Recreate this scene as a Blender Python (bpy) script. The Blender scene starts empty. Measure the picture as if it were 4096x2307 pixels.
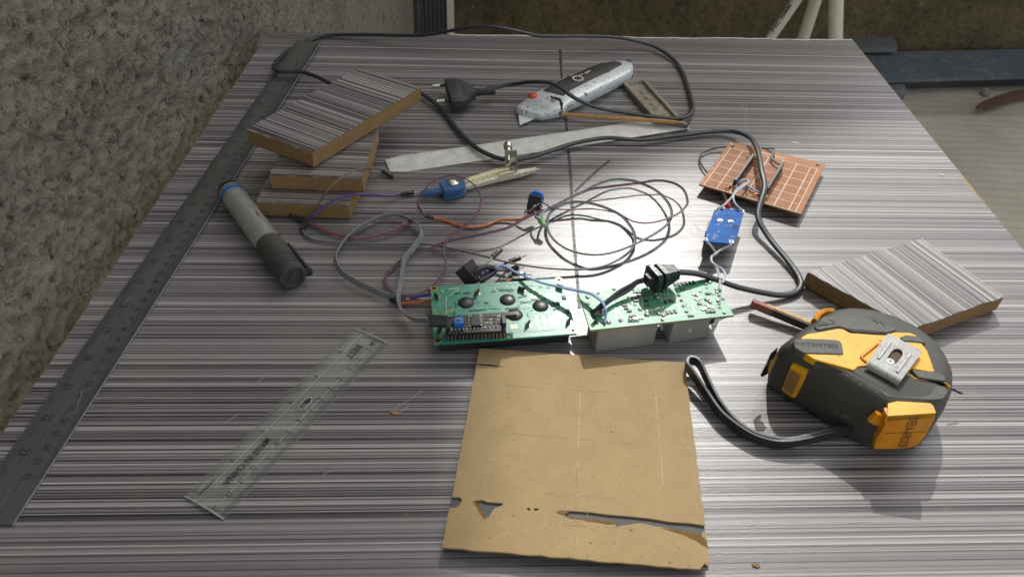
import bpy, math, random
from mathutils import Vector as V, Matrix, noise as mn
from mathutils.geometry import tessellate_polygon
random.seed(7)
scn = bpy.context.scene
COL = scn.collection
R = math.radians

# ------------------------------------------------------------------ camera (solved from the two rulers on the table)
FPX, PIT, ROLL, CH = 2923.52, R(41.40324), R(2.674556), 0.368378
CAM = V((0, 0, CH))
_fw = V((0, math.cos(PIT), -math.sin(PIT))); _rt = V((1, 0, 0)); _up = V((0, math.sin(PIT), math.cos(PIT)))
RX = _rt*math.cos(ROLL) + _up*math.sin(ROLL); RY = -_rt*math.sin(ROLL) + _up*math.cos(ROLL)

def ray(x, y):
    return _fw + RX*((x-2048)/FPX) - RY*((y-1153.5)/FPX)
def U(x, y, z=0.0):                      # where a sight line meets the height z: used once, to survey the table
    d = ray(x, y); t = (z-CAM.z)/d.z
    return CAM + d*t
def onplane(x, y, p0, n):
    d = ray(x, y); t = (V(p0)-CAM).dot(V(n))/d.dot(V(n))
    return CAM + d*t
def C(ox, oy, s):
    return lambda x, y, z=0.0: U(ox+x*s, oy+y*s, z)
F1 = C(0, 0, 1)
CK = C(1650, 50, .4658)      # knife area
CB = C(900, 100, .4274)      # block stack
CM = C(800, 600, .4134)      # marker area
CW = C(1500, 650, .3106)     # compass and wires
CL = C(2000, 650, .3309)     # wire loops
CP = C(2700, 500, .4824)     # perforated board
CD = C(1680, 980, .2895)     # display board
CS = C(2280, 1030, .2895)    # power board
CT = C(2900, 1100, .5168)    # tape measure
CR = C(2700, 1400, .3106)    # wrist strap
CC = C(1700, 1350, .6597)    # hardboard sheet
CU = C(2050, 720, .1929)     # button
CJ = C(1780, 960, .1553)     # loose plugs
CN = C(1500, 1080, .1654)    # bundle beside display
CX = C(1900, 580, .1379)     # compass clamp
CQ = C(2430, 280, .1792)     # metal tray

# ------------------------------------------------------------------ materials
def s(r, g, b):
    f = lambda c: (c/255/12.92 if c/255 <= .04045 else ((c/255+.055)/1.055)**2.4)
    return (f(r), f(g), f(b), 1)
def L(c, k): return (min(c[0]*k, 1), min(c[1]*k, 1), min(c[2]*k, 1), 1)

class NT:
    def __init__(self, name):
        self.m = bpy.data.materials.new(name); self.m.use_nodes = True
        self.t = self.m.node_tree; self.t.nodes.clear()
        self.out = self.n('ShaderNodeOutputMaterial'); self.b = self.n('ShaderNodeBsdfPrincipled')
        self.l(self.b.outputs[0], self.out.inputs[0]); self.tc = None
    def n(self, ty, **k):
        x = self.t.nodes.new(ty)
        for a, v in k.items(): setattr(x, a, v)
        return x
    def l(self, a, b): self.t.links.new(a, b)
    def set(self, **k):
        for a, v in k.items():
            i = self.b.inputs[a.replace('_', ' ')]
            if hasattr(v, 'is_output'): self.l(v, i)
            else: i.default_value = v
    def obj(self):
        if not self.tc: self.tc = self.n('ShaderNodeTexCoord')
        return self.tc.outputs['Object']
    def mapped(self, sc=(1, 1, 1), rot=(0, 0, 0)):
        mp = self.n('ShaderNodeMapping'); mp.inputs['Scale'].default_value = sc; mp.inputs['Rotation'].default_value = rot
        self.l(self.obj(), mp.inputs[0]); return mp.outputs[0]
    def noise(self, vec, scale, detail=3, rough=.5, dist=0, dim='3D'):
        x = self.n('ShaderNodeTexNoise', noise_dimensions=dim)
        if dim == '1D': self.l(vec, x.inputs['W'])
        else: self.l(vec, x.inputs['Vector'])
        x.inputs['Scale'].default_value = scale; x.inputs['Detail'].default_value = detail
        x.inputs['Roughness'].default_value = rough; x.inputs['Distortion'].default_value = dist
        return x.outputs['Fac']
    def ramp(self, fac, stops, interp='LINEAR'):
        x = self.n('ShaderNodeValToRGB'); x.color_ramp.interpolation = interp
        e = x.color_ramp.elements
        while len(e) < len(stops): e.new(.5)
        for i, (p, c) in enumerate(stops):
            e[i].position = p; e[i].color = c if len(c) == 4 else (*c, 1)
        self.l(fac, x.inputs[0]); return x.outputs[0]
    def g(self, v): return (v, v, v, 1)
    def step(self, fac, a, b): return self.ramp(fac, [(a, (0, 0, 0, 1)), (b, (1, 1, 1, 1))])
    def mix(self, fac, a, b, mode='MIX'):
        x = self.n('ShaderNodeMix', data_type='RGBA', blend_type=mode)
        for i, v in ((0, fac), (6, a), (7, b)):
            if hasattr(v, 'is_output'): self.l(v, x.inputs[i])
            else: x.inputs[i].default_value = v
        return x.outputs[2]
    def math(self, op, a, b=0.0):
        x = self.n('ShaderNodeMath', operation=op)
        for i, v in enumerate((a, b)):
            if hasattr(v, 'is_output'): self.l(v, x.inputs[i])
            else: x.inputs[i].default_value = v
        return x.outputs[0]
    def bump(self, h, strength=.3, dist=.001, normal=None):
        x = self.n('ShaderNodeBump'); x.inputs['Strength'].default_value = strength; x.inputs['Distance'].default_value = dist
        self.l(h, x.inputs['Height'])
        if normal: self.l(normal, x.inputs['Normal'])
        self.l(x.outputs[0], self.b.inputs['Normal']); return x.outputs[0]

def M(name, col, rough=.5, metal=0., var=.15, vs=90, bump=0., bs=900, spec=.5, **k):
    t = NT(name); o = t.obj()
    c = t.ramp(t.noise(o, vs, 4, .6), [(.3, L(col, 1-var)), (.7, L(col, 1+var))])
    t.set(Base_Color=c, Metallic=metal, Specular_IOR_Level=spec)
    t.set(Roughness=t.ramp(t.noise(o, vs*2.3, 3), [(.3, t.g(max(.02, rough-.06))), (.7, t.g(min(1, rough+.06)))]))
    if bump: t.bump(t.noise(o, bs, 3, .6), bump, .0006)
    for a, v in k.items(): t.set(**{a: v})
    return t.m

def speckled(name, col, spot, lo, hi, scale, rough=.35, metal=0., bump=.15, stretch=(1, 1, 1), spot_rough=.6):
    t = NT(name); v = t.mapped(stretch)
    n = t.noise(v, scale, 5, .68); f = t.step(n, lo, hi)
    base = t.ramp(t.noise(v, scale*.35, 3), [(.3, L(col, .85)), (.7, L(col, 1.08))])
    t.set(Base_Color=t.mix(f, base, spot), Metallic=metal)
    t.set(Roughness=t.mix(f, t.g(rough), t.g(spot_rough)))
    t.bump(n, bump, .0005)
    return t.m

def laminate(name, seed=0.0, gain=1.0):
    t = NT(name); o = t.obj()
    sx = t.n('ShaderNodeSeparateXYZ'); t.l(o, sx.inputs[0]); y = t.math('ADD', sx.outputs['Y'], seed)
    # stripes wander a hair's breadth along their length
    w = t.noise(t.mapped((6, 40, 1)), 1.0, 2); y = t.math('ADD', y, t.math('MULTIPLY', t.math('SUBTRACT', w, .5), .00012))
    def cells(n, off):
        wn = t.n('ShaderNodeTexWhiteNoise', noise_dimensions='1D')
        t.l(t.math('FLOOR', t.math('ADD', t.math('MULTIPLY', y, n), off)), wn.inputs['W']); return wn.outputs['Value']
    dens = t.noise(y, 45, 2, .6, dim='1D')
    base = t.ramp(t.noise(y, 300, 3, .6, dim='1D'), [(.30, L(s(114, 109, 108), gain)), (.5, L(s(133, 128, 127), gain)), (.70, L(s(148, 143, 142), gain))])
    fine = t.ramp(cells(2600, 3.3), [(0, t.g(.66)), (.5, t.g(.98)), (1, t.g(1.12))])
    c = t.mix(1.0, base, fine, 'MULTIPLY')
    mid = t.ramp(cells(900, 11.7), [(0, t.g(.74)), (.35, t.g(.95)), (1, t.g(1.08))])
    c = t.mix(1.0, c, mid, 'MULTIPLY')
    l = t.step(t.math('ADD', cells(1500, 40.1), t.math('MULTIPLY', dens, .14)), .955, .965)
    c = t.mix(t.math('MULTIPLY', l, .7), c, L(s(216, 211, 206), gain))
    l2 = t.step(cells(900, 71.4), .935, .94)
    c = t.mix(t.math('MULTIPLY', l2, .35), c, L(s(196, 190, 186), gain))
    d = t.step(t.math('ADD', cells(1500, 90.6), t.math('MULTIPLY', dens, .16)), .915, .925)
    c = t.mix(t.math('MULTIPLY', d, .92), c, L(s(26, 24, 28), gain))
    d2 = t.step(cells(980, 17.2), .945, .95)
    c = t.mix(t.math('MULTIPLY', d2, .85), c, L(s(38, 34, 38), gain))
    l3 = t.step(cells(500, 23.9), .955, .958)
    c = t.mix(t.math('MULTIPLY', l3, .35), c, L(s(206, 200, 196), gain))
    d3 = t.step(cells(540, 57.3), .945, .948)
    c = t.mix(t.math('MULTIPLY', d3, .62), c, L(s(30, 27, 31), gain))
    zone = t.step(t.noise(t.math('ADD', y, 5.3), 24, 2, .5, dim='1D'), .40, .62)
    c = t.mix(t.math('MULTIPLY', t.math('SUBTRACT', 1.0, zone), .10), c, L(s(118, 111, 111), gain))
    fl = t.noise(t.mapped((55, 900, 1)), 1.0, 4, .7)                       # short printed fibres
    c = t.mix(.22, c, t.ramp(fl, [(.25, t.g(.6)), (.5, t.g(1)), (.8, t.g(1.0))]), 'MULTIPLY')
    dust = t.step(t.noise(o, 9, 4, .6), .52, .75)
    c = t.mix(t.math('MULTIPLY', dust, .15), c, s(170, 165, 150))
    st = t.step(t.noise(t.mapped((1, 1, 1)), 16, 5, .7), .63, .72)
    c = t.mix(t.math('MULTIPLY', st, .25), c, s(150, 130, 95))
    t.set(Base_Color=c, Specular_IOR_Level=.5)
    t.set(Roughness=t.ramp(fl, [(.2, t.g(.25)), (.8, t.g(.38))]))
    t.bump(t.noise(t.mapped((160, 900, 1)), 1.0, 4, .75), .20, .0007)
    return t.m

def m_wall():
    t = NT('rough_cast_plaster'); o = t.obj()
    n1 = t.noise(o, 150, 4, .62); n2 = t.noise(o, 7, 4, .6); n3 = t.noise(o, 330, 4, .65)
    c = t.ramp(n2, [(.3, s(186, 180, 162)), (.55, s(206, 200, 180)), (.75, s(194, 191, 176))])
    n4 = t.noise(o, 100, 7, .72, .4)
    c = t.mix(t.step(n4, .34, .47), L(s(132, 124, 106), .66), c)  # shade in the plaster pits put into the colour
    c = t.mix(t.math('MULTIPLY', t.step(n4, .56, .68), .30), c, s(226, 220, 202))  # lit lumps of the relief, lightened in the colour
    grey = t.step(t.noise(o, 3.2, 5, .65), .56, .70)
    c = t.mix(t.math('MULTIPLY', grey, .35), c, s(172, 174, 164))
    damp = t.step(t.noise(o, 2.1, 3, .5), .50, .66)
    c = t.mix(t.math('MULTIPLY', damp, .10), c, s(84, 78, 58))
    t.set(Base_Color=c, Roughness=.95, Specular_IOR_Level=.2)
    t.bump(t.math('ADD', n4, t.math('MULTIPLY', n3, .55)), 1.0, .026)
    return t.m
def m_moss():
    t = NT('damp_mossy_concrete'); o = t.obj()
    n1 = t.noise(o, 55, 6, .7); n2 = t.noise(o, 2.6, 5, .65)
    c = t.ramp(n2, [(.30, s(88, 78, 60)), (.48, s(122, 110, 82)), (.60, s(98, 90, 66)), (.75, s(146, 132, 108))])
    c = t.mix(.8, c, t.ramp(n1, [(.30, t.g(.25)), (.5, t.g(.8)), (.72, t.g(1))]), 'MULTIPLY')
    patch = t.step(t.noise(o, 5.1, 3, .5), .64, .70)
    c = t.mix(t.math('MULTIPLY', patch, .6), c, s(138, 112, 88))
    fleck = t.step(t.noise(o, 120, 2, .5), .68, .74)
    c = t.mix(t.math('MULTIPLY', fleck, .5), c, s(190, 180, 150))
    t.set(Base_Color=c, Roughness=.9, Specular_IOR_Level=.25)
    t.bump(n1, .9, .012); return t.m
def m_concrete(name, a, b):
    t = NT(name); o = t.obj()
    n2 = t.noise(o, 5, 6, .65)
    c = t.ramp(n2, [(.3, a), (.7, b)])
    wv = t.n('ShaderNodeTexWave', wave_type='RINGS', wave_profile='SIN'); t.l(t.mapped((1, 1, 1)), wv.inputs[0])
    wv.inputs['Scale'].default_value = 9; wv.inputs['Distortion'].default_value = 3; wv.inputs['Detail'].default_value = 3; wv.inputs['Detail Scale'].default_value = 1.5
    f = t.step(wv.outputs['Fac'], .75, .98)
    c = t.mix(t.math('MULTIPLY', f, .25), c, L(a, .55))
    c = t.mix(.5, c, t.ramp(t.noise(o, 160, 4, .7), [(.3, t.g(.6)), (.6, t.g(1))]), 'MULTIPLY')
    t.set(Base_Color=c, Roughness=.9, Specular_IOR_Level=.25)
    t.bump(t.math('ADD', t.noise(o, 120, 4, .7), t.math('MULTIPLY', wv.outputs['Fac'], .3)), .5, .004); return t.m
def m_mdf(name, col):
    t = NT(name); o = t.obj()
    c = t.ramp(t.noise(o, 420, 4, .7), [(.3, L(col, .78)), (.7, L(col, 1.15))])
    c = t.mix(.6, c, t.ramp(t.noise(t.mapped((20, 20, 260)), 1, 3), [(.3, t.g(.72)), (.6, t.g(1))]), 'MULTIPLY')
    t.set(Base_Color=c, Roughness=.9, Specular_IOR_Level=.15); t.bump(t.noise(o, 700, 4, .7), .5, .0008); return t.m
def m_board():
    t = NT('brown_hardboard'); o = t.obj(); col = s(166, 142, 100)
    c = t.ramp(t.noise(o, 60, 5, .65), [(.3, L(col, .9)), (.7, L(col, 1.07))])
    c = t.mix(.8, c, t.ramp(t.noise(o, 900, 3, .7), [(.32, t.g(.72)), (.5, t.g(1))]), 'MULTIPLY')
    sp = t.step(t.noise(o, 340, 2, .4), .74, .77); c = t.mix(t.math('MULTIPLY', sp, .7), c, s(90, 66, 38))
    t.set(Base_Color=c, Roughness=.72, Specular_IOR_Level=.3); t.bump(t.noise(o, 1100, 3, .6), .2, .0004); return t.m
def m_pcb(name, a, b, sc=200, rough=.40, spec=.75):
    t = NT(name); o = t.obj()
    c = t.mix(t.step(t.noise(o, sc, 2, .5), .47, .53), a, b)
    t.set(Base_Color=c, Roughness=rough, Specular_IOR_Level=spec)
    t.bump(t.noise(o, 1500, 2), .06, .0003); return t.m
def m_clear():
    t = NT('clear_acrylic'); t.set(Base_Color=s(226, 228, 220), Roughness=.14, IOR=1.49)
    tr = t.n('ShaderNodeBsdfTransparent'); tr.inputs[0].default_value = (.985, .99, .985, 1)
    mx = t.n('ShaderNodeMixShader'); lw = t.n('ShaderNodeLayerWeight'); lw.inputs['Blend'].default_value = .5
    f = t.math('ADD', t.math('MULTIPLY', t.math('POWER', lw.outputs['Facing'], 3.0), .45), t.math('MULTIPLY', t.step(t.noise(t.mapped((60, 60, 60)), 1, 5, .7), .45, .75), .07))
    t.l(t.math('ADD', f, .085), mx.inputs[0])
    t.l(tr.outputs[0], mx.inputs[1]); t.l(t.b.outputs[0], mx.inputs[2]); t.l(mx.outputs[0], t.out.inputs[0]); return t.m

LAM = laminate('striped_laminate')
LAM2 = laminate('striped_laminate_offcut', 2.31)
WALL = m_wall(); MOSS = m_moss()
CONC = m_concrete('brushed_concrete', s(196, 187, 168), s(222, 212, 192)); CONC2 = m_concrete('worn_concrete', s(180, 170, 152), s(204, 194, 175))
MDF = m_mdf('cut_fibreboard', s(152, 123, 86)); MDFL = m_mdf('raw_fibreboard_edge', s(176, 154, 116))
HARD = m_board()
GREYB = M('grey_board', s(84, 84, 84), .7, var=.1)
TORN = m_mdf('torn_paper_edge', s(128, 98, 58))
STEEL = speckled('dull_ruler_steel', s(112, 113, 110), s(90, 90, 87), .5, .7, 420, .40, .5, .06, (1, .18, 1))
STEELB = speckled('bright_ruler_steel', s(236, 236, 228), s(176, 172, 162), .60, .70, 230, .32, .2, .12)
GALV = speckled('galvanised_plate', s(158, 158, 154), s(74, 54, 34), .585, .63, 520, .45, .25, .25)
TRAYM = speckled('tarnished_alloy', s(150, 143, 128), s(98, 92, 80), .5, .7, 200, .45, .7, .2)
KNIFE = speckled('worn_silver_paint', s(222, 227, 227), s(96, 98, 96), .575, .63, 190, .34, .2, .2)
BARREL = speckled('scuffed_aluminium', s(214, 217, 212), s(56, 56, 54), .635, .655, 260, .30, .75, .1)
BLADE = M('blade_steel', s(232, 236, 236), .3, .2, .06)
GOLD = M('brass_plate', s(246, 236, 198), .28, .4, .08, spec=.6)
GOLDD = M('worn_nickel_brass', s(230, 224, 200), .36, .3, .18, 300, .2)
NICK = M('nickel', s(205, 202, 190), .2, .95, .1)
PIN = M('tinned_pin', s(200, 196, 180), .25, .9, .1)
RUST = M('rusty_screw', s(120, 84, 52), .6, .5, .4, 500, .3)
BLK = M('black_plastic', s(42, 44, 46), .42, 0, .2)
CORDM = M('black_cord_sheath', s(44, 47, 50), .40, 0, .15, 200, .1, 700)
PLUGM = M('black_plug_plastic', s(54, 57, 59), .5, 0, .12, 150, .15, 900)
RUB = M('grey_rubber', s(86, 84, 79), .62, 0, .14, 200, .25, 1200)
RUBD = speckled('dark_rubber', s(70, 69, 65), s(112, 108, 96), .60, .74, 150, .62, 0, .12)
INK = M('black_ink', s(26, 26, 28), .6, 0, .1)
INKF = M('worn_black_ink', s(52, 52, 52), .6, 0, .3)
YEL = speckled('yellow_plastic', s(240, 178, 22), s(120, 84, 30), .665, .69, 240, .42, 0, .08)
ORA = speckled('amber_plastic', s(230, 150, 22), s(110, 70, 30), .67, .69, 260, .42, 0, .08)
BUTY = M('shaded_tan_yellow', s(150, 112, 62), .5, 0, .18, 200)  # button face's shade put into the brown; also the tape tip's tan
REDP = M('red_plastic', s(226, 84, 48), .35, 0, .08)
BLUEP = M('blue_plastic', s(62, 104, 150), .38, 0, .1)
BLUEC = M('bright_blue_plastic', s(30, 110, 205), .4, 0, .08)
BLUEB = m_pcb('blue_solder_mask', s(4, 86, 164), s(8, 96, 176), 160, .55, .14)
PCB = m_pcb('green_solder_mask', s(54, 136, 112), s(62, 144, 118), 220)
PCBP = m_pcb('pale_green_solder_mask', s(60, 142, 100), s(80, 158, 116), 130, .44, .7)
PCBE = M('fibreglass_edge', s(150, 138, 96), .6)
TRACE = M('copper_under_mask', s(120, 192, 162), .3, 0, .1)
SILK = M('white_print', s(226, 224, 214), .55, 0, .08)
PAD = M('gold_pad', s(222, 190, 120), .28, .8, .15)
SOLD = M('solder', s(186, 184, 176), .28, .85, .25, 500, .4, 1500)
HOLE = M('dark_hole', s(34, 28, 22), .8)
HOLEB = M('brown_hole', s(72, 48, 26), .7)
EPOX = M('black_epoxy', s(44, 46, 48), .38, 0, .1)
CHIP = M('chip_black', s(40, 40, 42), .45)
SMD = speckled('black_solder_mask', s(42, 42, 44), s(150, 148, 142), .60, .64, 420, .4, .1, .2)
CERAM = M('grey_component', s(96, 92, 84), .5, .2, .3, 400)
PERF = M('brown_phenolic', s(176, 124, 88), .62, 0, .1, 120, spec=.2)
SINK = M('grey_transformer_case', s(158, 158, 152), .5, .0, .1, 60, .1)
GLUE = M('hot_glue', s(190, 176, 160), .3, 0, .1)
WGREY = M('grey_wire', s(128, 132, 130), .42, 0, .08)
WDARK = M('dark_grey_wire', s(96, 90, 94), .42, 0, .1)
WMAR = M('maroon_wire', s(126, 66, 98), .42, 0, .1)
WBRN = M('brown_wire', s(124, 100, 88), .42, 0, .1)
WPUR = M('purple_wire', s(84, 68, 140), .42, 0, .1)
WORA = M('orange_wire', s(206, 108, 46), .42, 0, .1)
WLBL = M('pale_blue_wire', s(150, 170, 200), .42, 0, .15, 300)
WBLU = M('blue_wire', s(158, 184, 220), .42, 0, .2, 300)
WWHT = M('white_wire', s(190, 194, 202), .42, 0, .12, 300)
LEDG = M('green_lens', s(140, 196, 128), .25, 0, .1)
LEDR = M('red_lens', s(206, 36, 40), .25, 0, .1)
WOOD = M('pale_bamboo', s(196, 150, 92), .6, 0, .2, 250, .2)
PENY = M('varnished_wood', s(214, 168, 96), .45, 0, .15, 300)
PENR = M('faded_red_paint', s(150, 84, 72), .55, 0, .3, 400)
PVC = M('cream_pvc', s(206, 200, 182), .4, 0, .06)
DPOST = M('dark_grey_pvc', s(64, 68, 72), .5, 0, .1)
BEAM = speckled('blue_grey_painted_steel', s(98, 107, 116), s(140, 136, 122), .50, .72, 34, .6, 0, .1)
SLABG = M('grey_metal_slab', s(104, 108, 106), .6, 0, .15, 30)
STONE = M('pale_stone', s(150, 142, 128), .8, 0, .15)
REDW = M('red_brown_wood', s(94, 66, 54), .8, 0, .25, 60, .4)
WCHIP = M('wood_crumb', s(164, 124, 80), .8, 0, .25, 600, .3)
PAPER = M('pale_paper', s(214, 208, 190), .8, 0, .08)
CHALK = M('chipped_white_edge', s(222, 218, 206), .8, 0, .12, 300)
GRAPH = M('graphite_line', s(128, 116, 96), .55, 0, .2, 900)
PALEL = M('scratched_pale_line', s(188, 168, 128), .6, 0, .15, 900)
PENL = M('felt_pen_line', s(62, 58, 58), .5, 0, .25, 500)
CLEAR = m_clear()
RENDER_W = M('blocker_render', s(176, 168, 150), .9, 0, .1, 8)  # this and the next two were made for the added shade slab
ROOFT = M('blocker_tiles', s(128, 74, 54), .8, 0, .2, 20)
DGLASS = M('blocker_glass', s(40, 46, 52), .1)

# ------------------------------------------------------------------ mesh builder
def cr(pts, n=6):                         # smooth curve through surveyed points
    if len(pts) < 3: return pts
    o = []; P = [pts[0]*2-pts[1]] + pts + [pts[-1]*2-pts[-2]]
    for i in range(1, len(P)-2):
        a, b, c, d = P[i-1:i+3]
        for k in range(n):
            t = k/n
            o.append(.5*((2*b)+(c-a)*t+(2*a-5*b+4*c-d)*t*t+(3*b-a-3*c+d)*t**3))
    o.append(pts[-1]); return o
def circ(r, n=8, flat=1.0, off=(0, 0)):
    return [(off[0]+r*math.cos(2*math.pi*i/n), off[1]+r*flat*math.sin(2*math.pi*i/n)) for i in range(n)]
def rect(w, h, off=(0, 0)):
    return [(off[0]+a*w/2, off[1]+b*h/2) for a, b in ((1, -1), (1, 1), (-1, 1), (-1, -1))]
def area2(p): return sum(p[i].x*p[(i+1) % len(p)].y-p[(i+1) % len(p)].x*p[i].y for i in range(len(p)))
def ccw(p):
    p = [V((q[0], q[1], q[2] if len(q) > 2 else 0)) for q in p]
    return p if area2(p) > 0 else p[::-1]
def inset(p, d):                          # ccw polygon moved inwards by d
    n = len(p); o = []
    for i in range(n):
        a, b, c = p[i-1], p[i], p[(i+1) % n]
        e1 = (b-a).to_2d(); e2 = (c-b).to_2d()
        if e1.length < 1e-9 or e2.length < 1e-9: o.append(b.copy()); continue
        n1 = V((-e1.y, e1.x)).normalized(); n2 = V((-e2.y, e2.x)).normalized()
        m = n1+n2
        m = n1 if m.length < 1e-6 else m.normalized()
        k = d/max(.45, m.dot(n1))
        o.append(V((b.x+m.x*k, b.y+m.y*k, b.z)))
    return o
def rnd(p, r, n=3):                       # round the corners of a polygon
    o = []; N = len(p)
    for i in range(N):
        a, b, c = p[i-1], p[i], p[(i+1) % N]
        la, lc = (a-b).length, (c-b).length
        k = min(r, la*.45, lc*.45)
        A = b+(a-b).normalized()*k; Bc = b+(c-b).normalized()*k
        for j in range(n+1):
            t = j/n; o.append(A*(1-t)**2+b*2*t*(1-t)+Bc*t*t)
    return o
_fc = {}
class MB:
    def __init__(self): self.v = []; self.f = []
    def add(self, vs, fs):
        k = len(self.v); self.v += [V(x) for x in vs]; self.f += [tuple(i+k for i in q) for q in fs]; return self
    def loft(self, rings, c0=True, c1=True, closed=False):
        n = len(rings[0]); vs = [p for r in rings for p in r]; fs = []
        m = len(rings)
        for i in range(m if closed else m-1):
            a, b = i*n, ((i+1) % m)*n
            for j in range(n):
                q = (j+1) % n; fs.append((a+j, a+q, b+q, b+j))
        if not closed:
            if c0: fs.append(tuple(range(n))[::-1])
            if c1: fs.append(tuple((m-1)*n+j for j in range(n)))
        return self.add(vs, fs)
    def prism(self, poly, z0, z1, bev=0.0, base_bev=0.0):   # upright prism over a plan outline
        p = ccw(poly); w = lambda q, z: [V((a.x, a.y, z)) for a in q]
        r = []
        if base_bev: r.append(w(inset(p, base_bev), z0)); r.append(w(p, z0+base_bev))
        else: r.append(w(p, z0))
        if bev: r += [w(p, z1-bev), w(inset(p, bev*.35), z1-bev*.35), w(inset(p, bev), z1)]
        else: r.append(w(p, z1))
        return self.loft(r)
    def slab(self, pts, th):                               # tilted plate: given top outline, dropped by th
        p = [V(q) for q in pts]
        if area2(p) < 0: p = p[::-1]
        return self.loft([[q-V((0, 0, th)) for q in p], p])
    def box(self, c, ax, ay, az, ch=0.0):
        c, ax, ay, az = V(c), V(ax), V(ay), V(az)
        def rg(k, t): 
            a, b = ax*(1-k/ax.length), ay*(1-k/ay.length)
            return [c+a*i+b*j+az*t for i, j in ((-1, -1), (1, -1), (1, 1), (-1, 1))]
        if ch:
            t = 1-ch/az.length
            return self.loft([rg(ch, -1), rg(0, -t), rg(0, t), rg(ch, 1)])
        return self.loft([rg(0, -1), rg(0, 1)])
    def bar(self, p0, p1, w, h, ch=0.0, up=(0, 0, 1)):     # box between two points
        p0, p1 = V(p0), V(p1); d = p1-p0; sd = d.cross(V(up)).normalized(); u = sd.cross(d).normalized()
        return self.box((p0+p1)/2, sd*(w/2), u*(h/2), d/2, ch) if False else self.box((p0+p1)/2, d/2, u.cross(d).normalized()*(w/2), u*(h/2), ch)
    def sweep(self, pts, sec, up=(0, 0, 1), caps=True, scale=None):
        pts = [V(p) for p in pts]; rings = []; up = V(up)
        for i, p in enumerate(pts):
            t = (pts[min(i+1, len(pts)-1)]-pts[max(i-1, 0)])
            t = t.normalized() if t.length > 1e-9 else V((0, 1, 0))
            sd = t.cross(up)
            if sd.length < 1e-4: sd = t.cross(V((0, 1, 0)))
            sd.normalize(); u = sd.cross(t)
            k = scale[i] if scale else 1
            rings.append([p+sd*(a*k)+u*(b*k) for a, b in sec])
        return self.loft(rings, caps, caps)
    def lathe(self, p0, ax, prof, n=20, flat=1.0):                    # prof: (distance along axis, radius)
        p0 = V(p0); ax = V(ax).normalized(); a = ax.orthogonal().normalized() if abs(ax.z) > .99 else ax.cross(V((0, 0, 1))).normalized()
        b = a.cross(ax)
        return self.loft([[p0+ax*t+(a*math.cos(2*math.pi*i/n)+b*(flat*math.sin(2*math.pi*i/n)))*max(r, 1e-5) for i in range(n)] for t, r in prof])
    def cyl(self, p0, p1, r, n=14, r1=None):
        d = V(p1)-V(p0); return self.lathe(p0, d, [(0, r), (d.length, r if r1 is None else r1)], n)
    def disc(self, c, r, h, n=14, bev=0.0):
        if bev: return self.lathe(c, (0, 0, 1), [(0, r), (h-bev, r), (h, r-bev)], n)
        return self.lathe(c, (0, 0, 1), [(0, r), (h, r)], n)
    def ring(self, c, r0, r1, h, n=18):
        c = V(c); P = lambda r, z: [c+V((r*math.cos(2*math.pi*i/n), r*math.sin(2*math.pi*i/n), z)) for i in range(n)]
        return self.loft([P(r1, 0), P(r1, h), P(r0, h), P(r0, 0)], closed=True)
    def dome(self, c, rx, h, n=16, k=4):
        return self.lathe(c, (0, 0, 1), [(h*math.sin(i/k*math.pi/2), rx*math.cos(i/k*math.pi/2)) for i in range(k+1)], n)
    def blob(self, c, r, h, seed=0):                     # small irregular lump
        c = V(c); n = 9; rg = []
        for k in range(4):
            a = k/3*math.pi/2
            rg.append([c+V((math.cos(2*math.pi*i/n)*r*math.cos(a)*(.75+.5*random.random()), math.sin(2*math.pi*i/n)*r*math.cos(a)*(.75+.5*random.random()), h*math.sin(a))) for i in range(n)])
        return self.loft(rg)
    def quad(self, a, b, w, n=(0, 0, 1)):                # flat line from a to b
        a, b = V(a), V(b); sd = (b-a).cross(V(n)).normalized()*(w/2)
        return self.add([a-sd, b-sd, b+sd, a+sd][::-1], [(0, 1, 2, 3)])
    def flat(self, pts): 
        return self.add(pts, [tuple(range(len(pts)))])
    def text(self, st, p0, p1, h, nrm=(0, 0, 1), stretch=True, thick=0.0):
        if st not in _fc:
            cu = bpy.data.curves.new('lettering', 'FONT'); cu.body = st; cu.resolution_u = 2; cu.offset = .012
            ob = bpy.data.objects.new('lettering', cu); COL.objects.link(ob)
            me = ob.to_mesh(); _fc[st] = ([v.co.copy() for v in me.vertices], [tuple(p.vertices) for p in me.polygons])
            ob.to_mesh_clear(); bpy.data.objects.remove(ob); bpy.data.curves.remove(cu)
        vs, fs = _fc[st]
        if not vs: return self
        x0 = min(v.x for v in vs); x1 = max(v.x for v in vs); y0 = min(v.y for v in vs); y1 = max(v.y for v in vs)
        p0, p1 = V(p0), V(p1); d = p1-p0; ln = d.length; d.normalize(); u = V(nrm).normalized().cross(d)
        k = ln/max(x1-x0, 1e-6); ky = h/max(y1-y0, 1e-6)
        if len(st) <= 2 and k > ky*.8: p0 = p0+d*((ln-(x1-x0)*ky*.8)/2); k = ky*.8
        return self.add([p0+d*((v.x-x0)*k)+u*((v.y-y0)*ky) for v in vs], fs)

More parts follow.
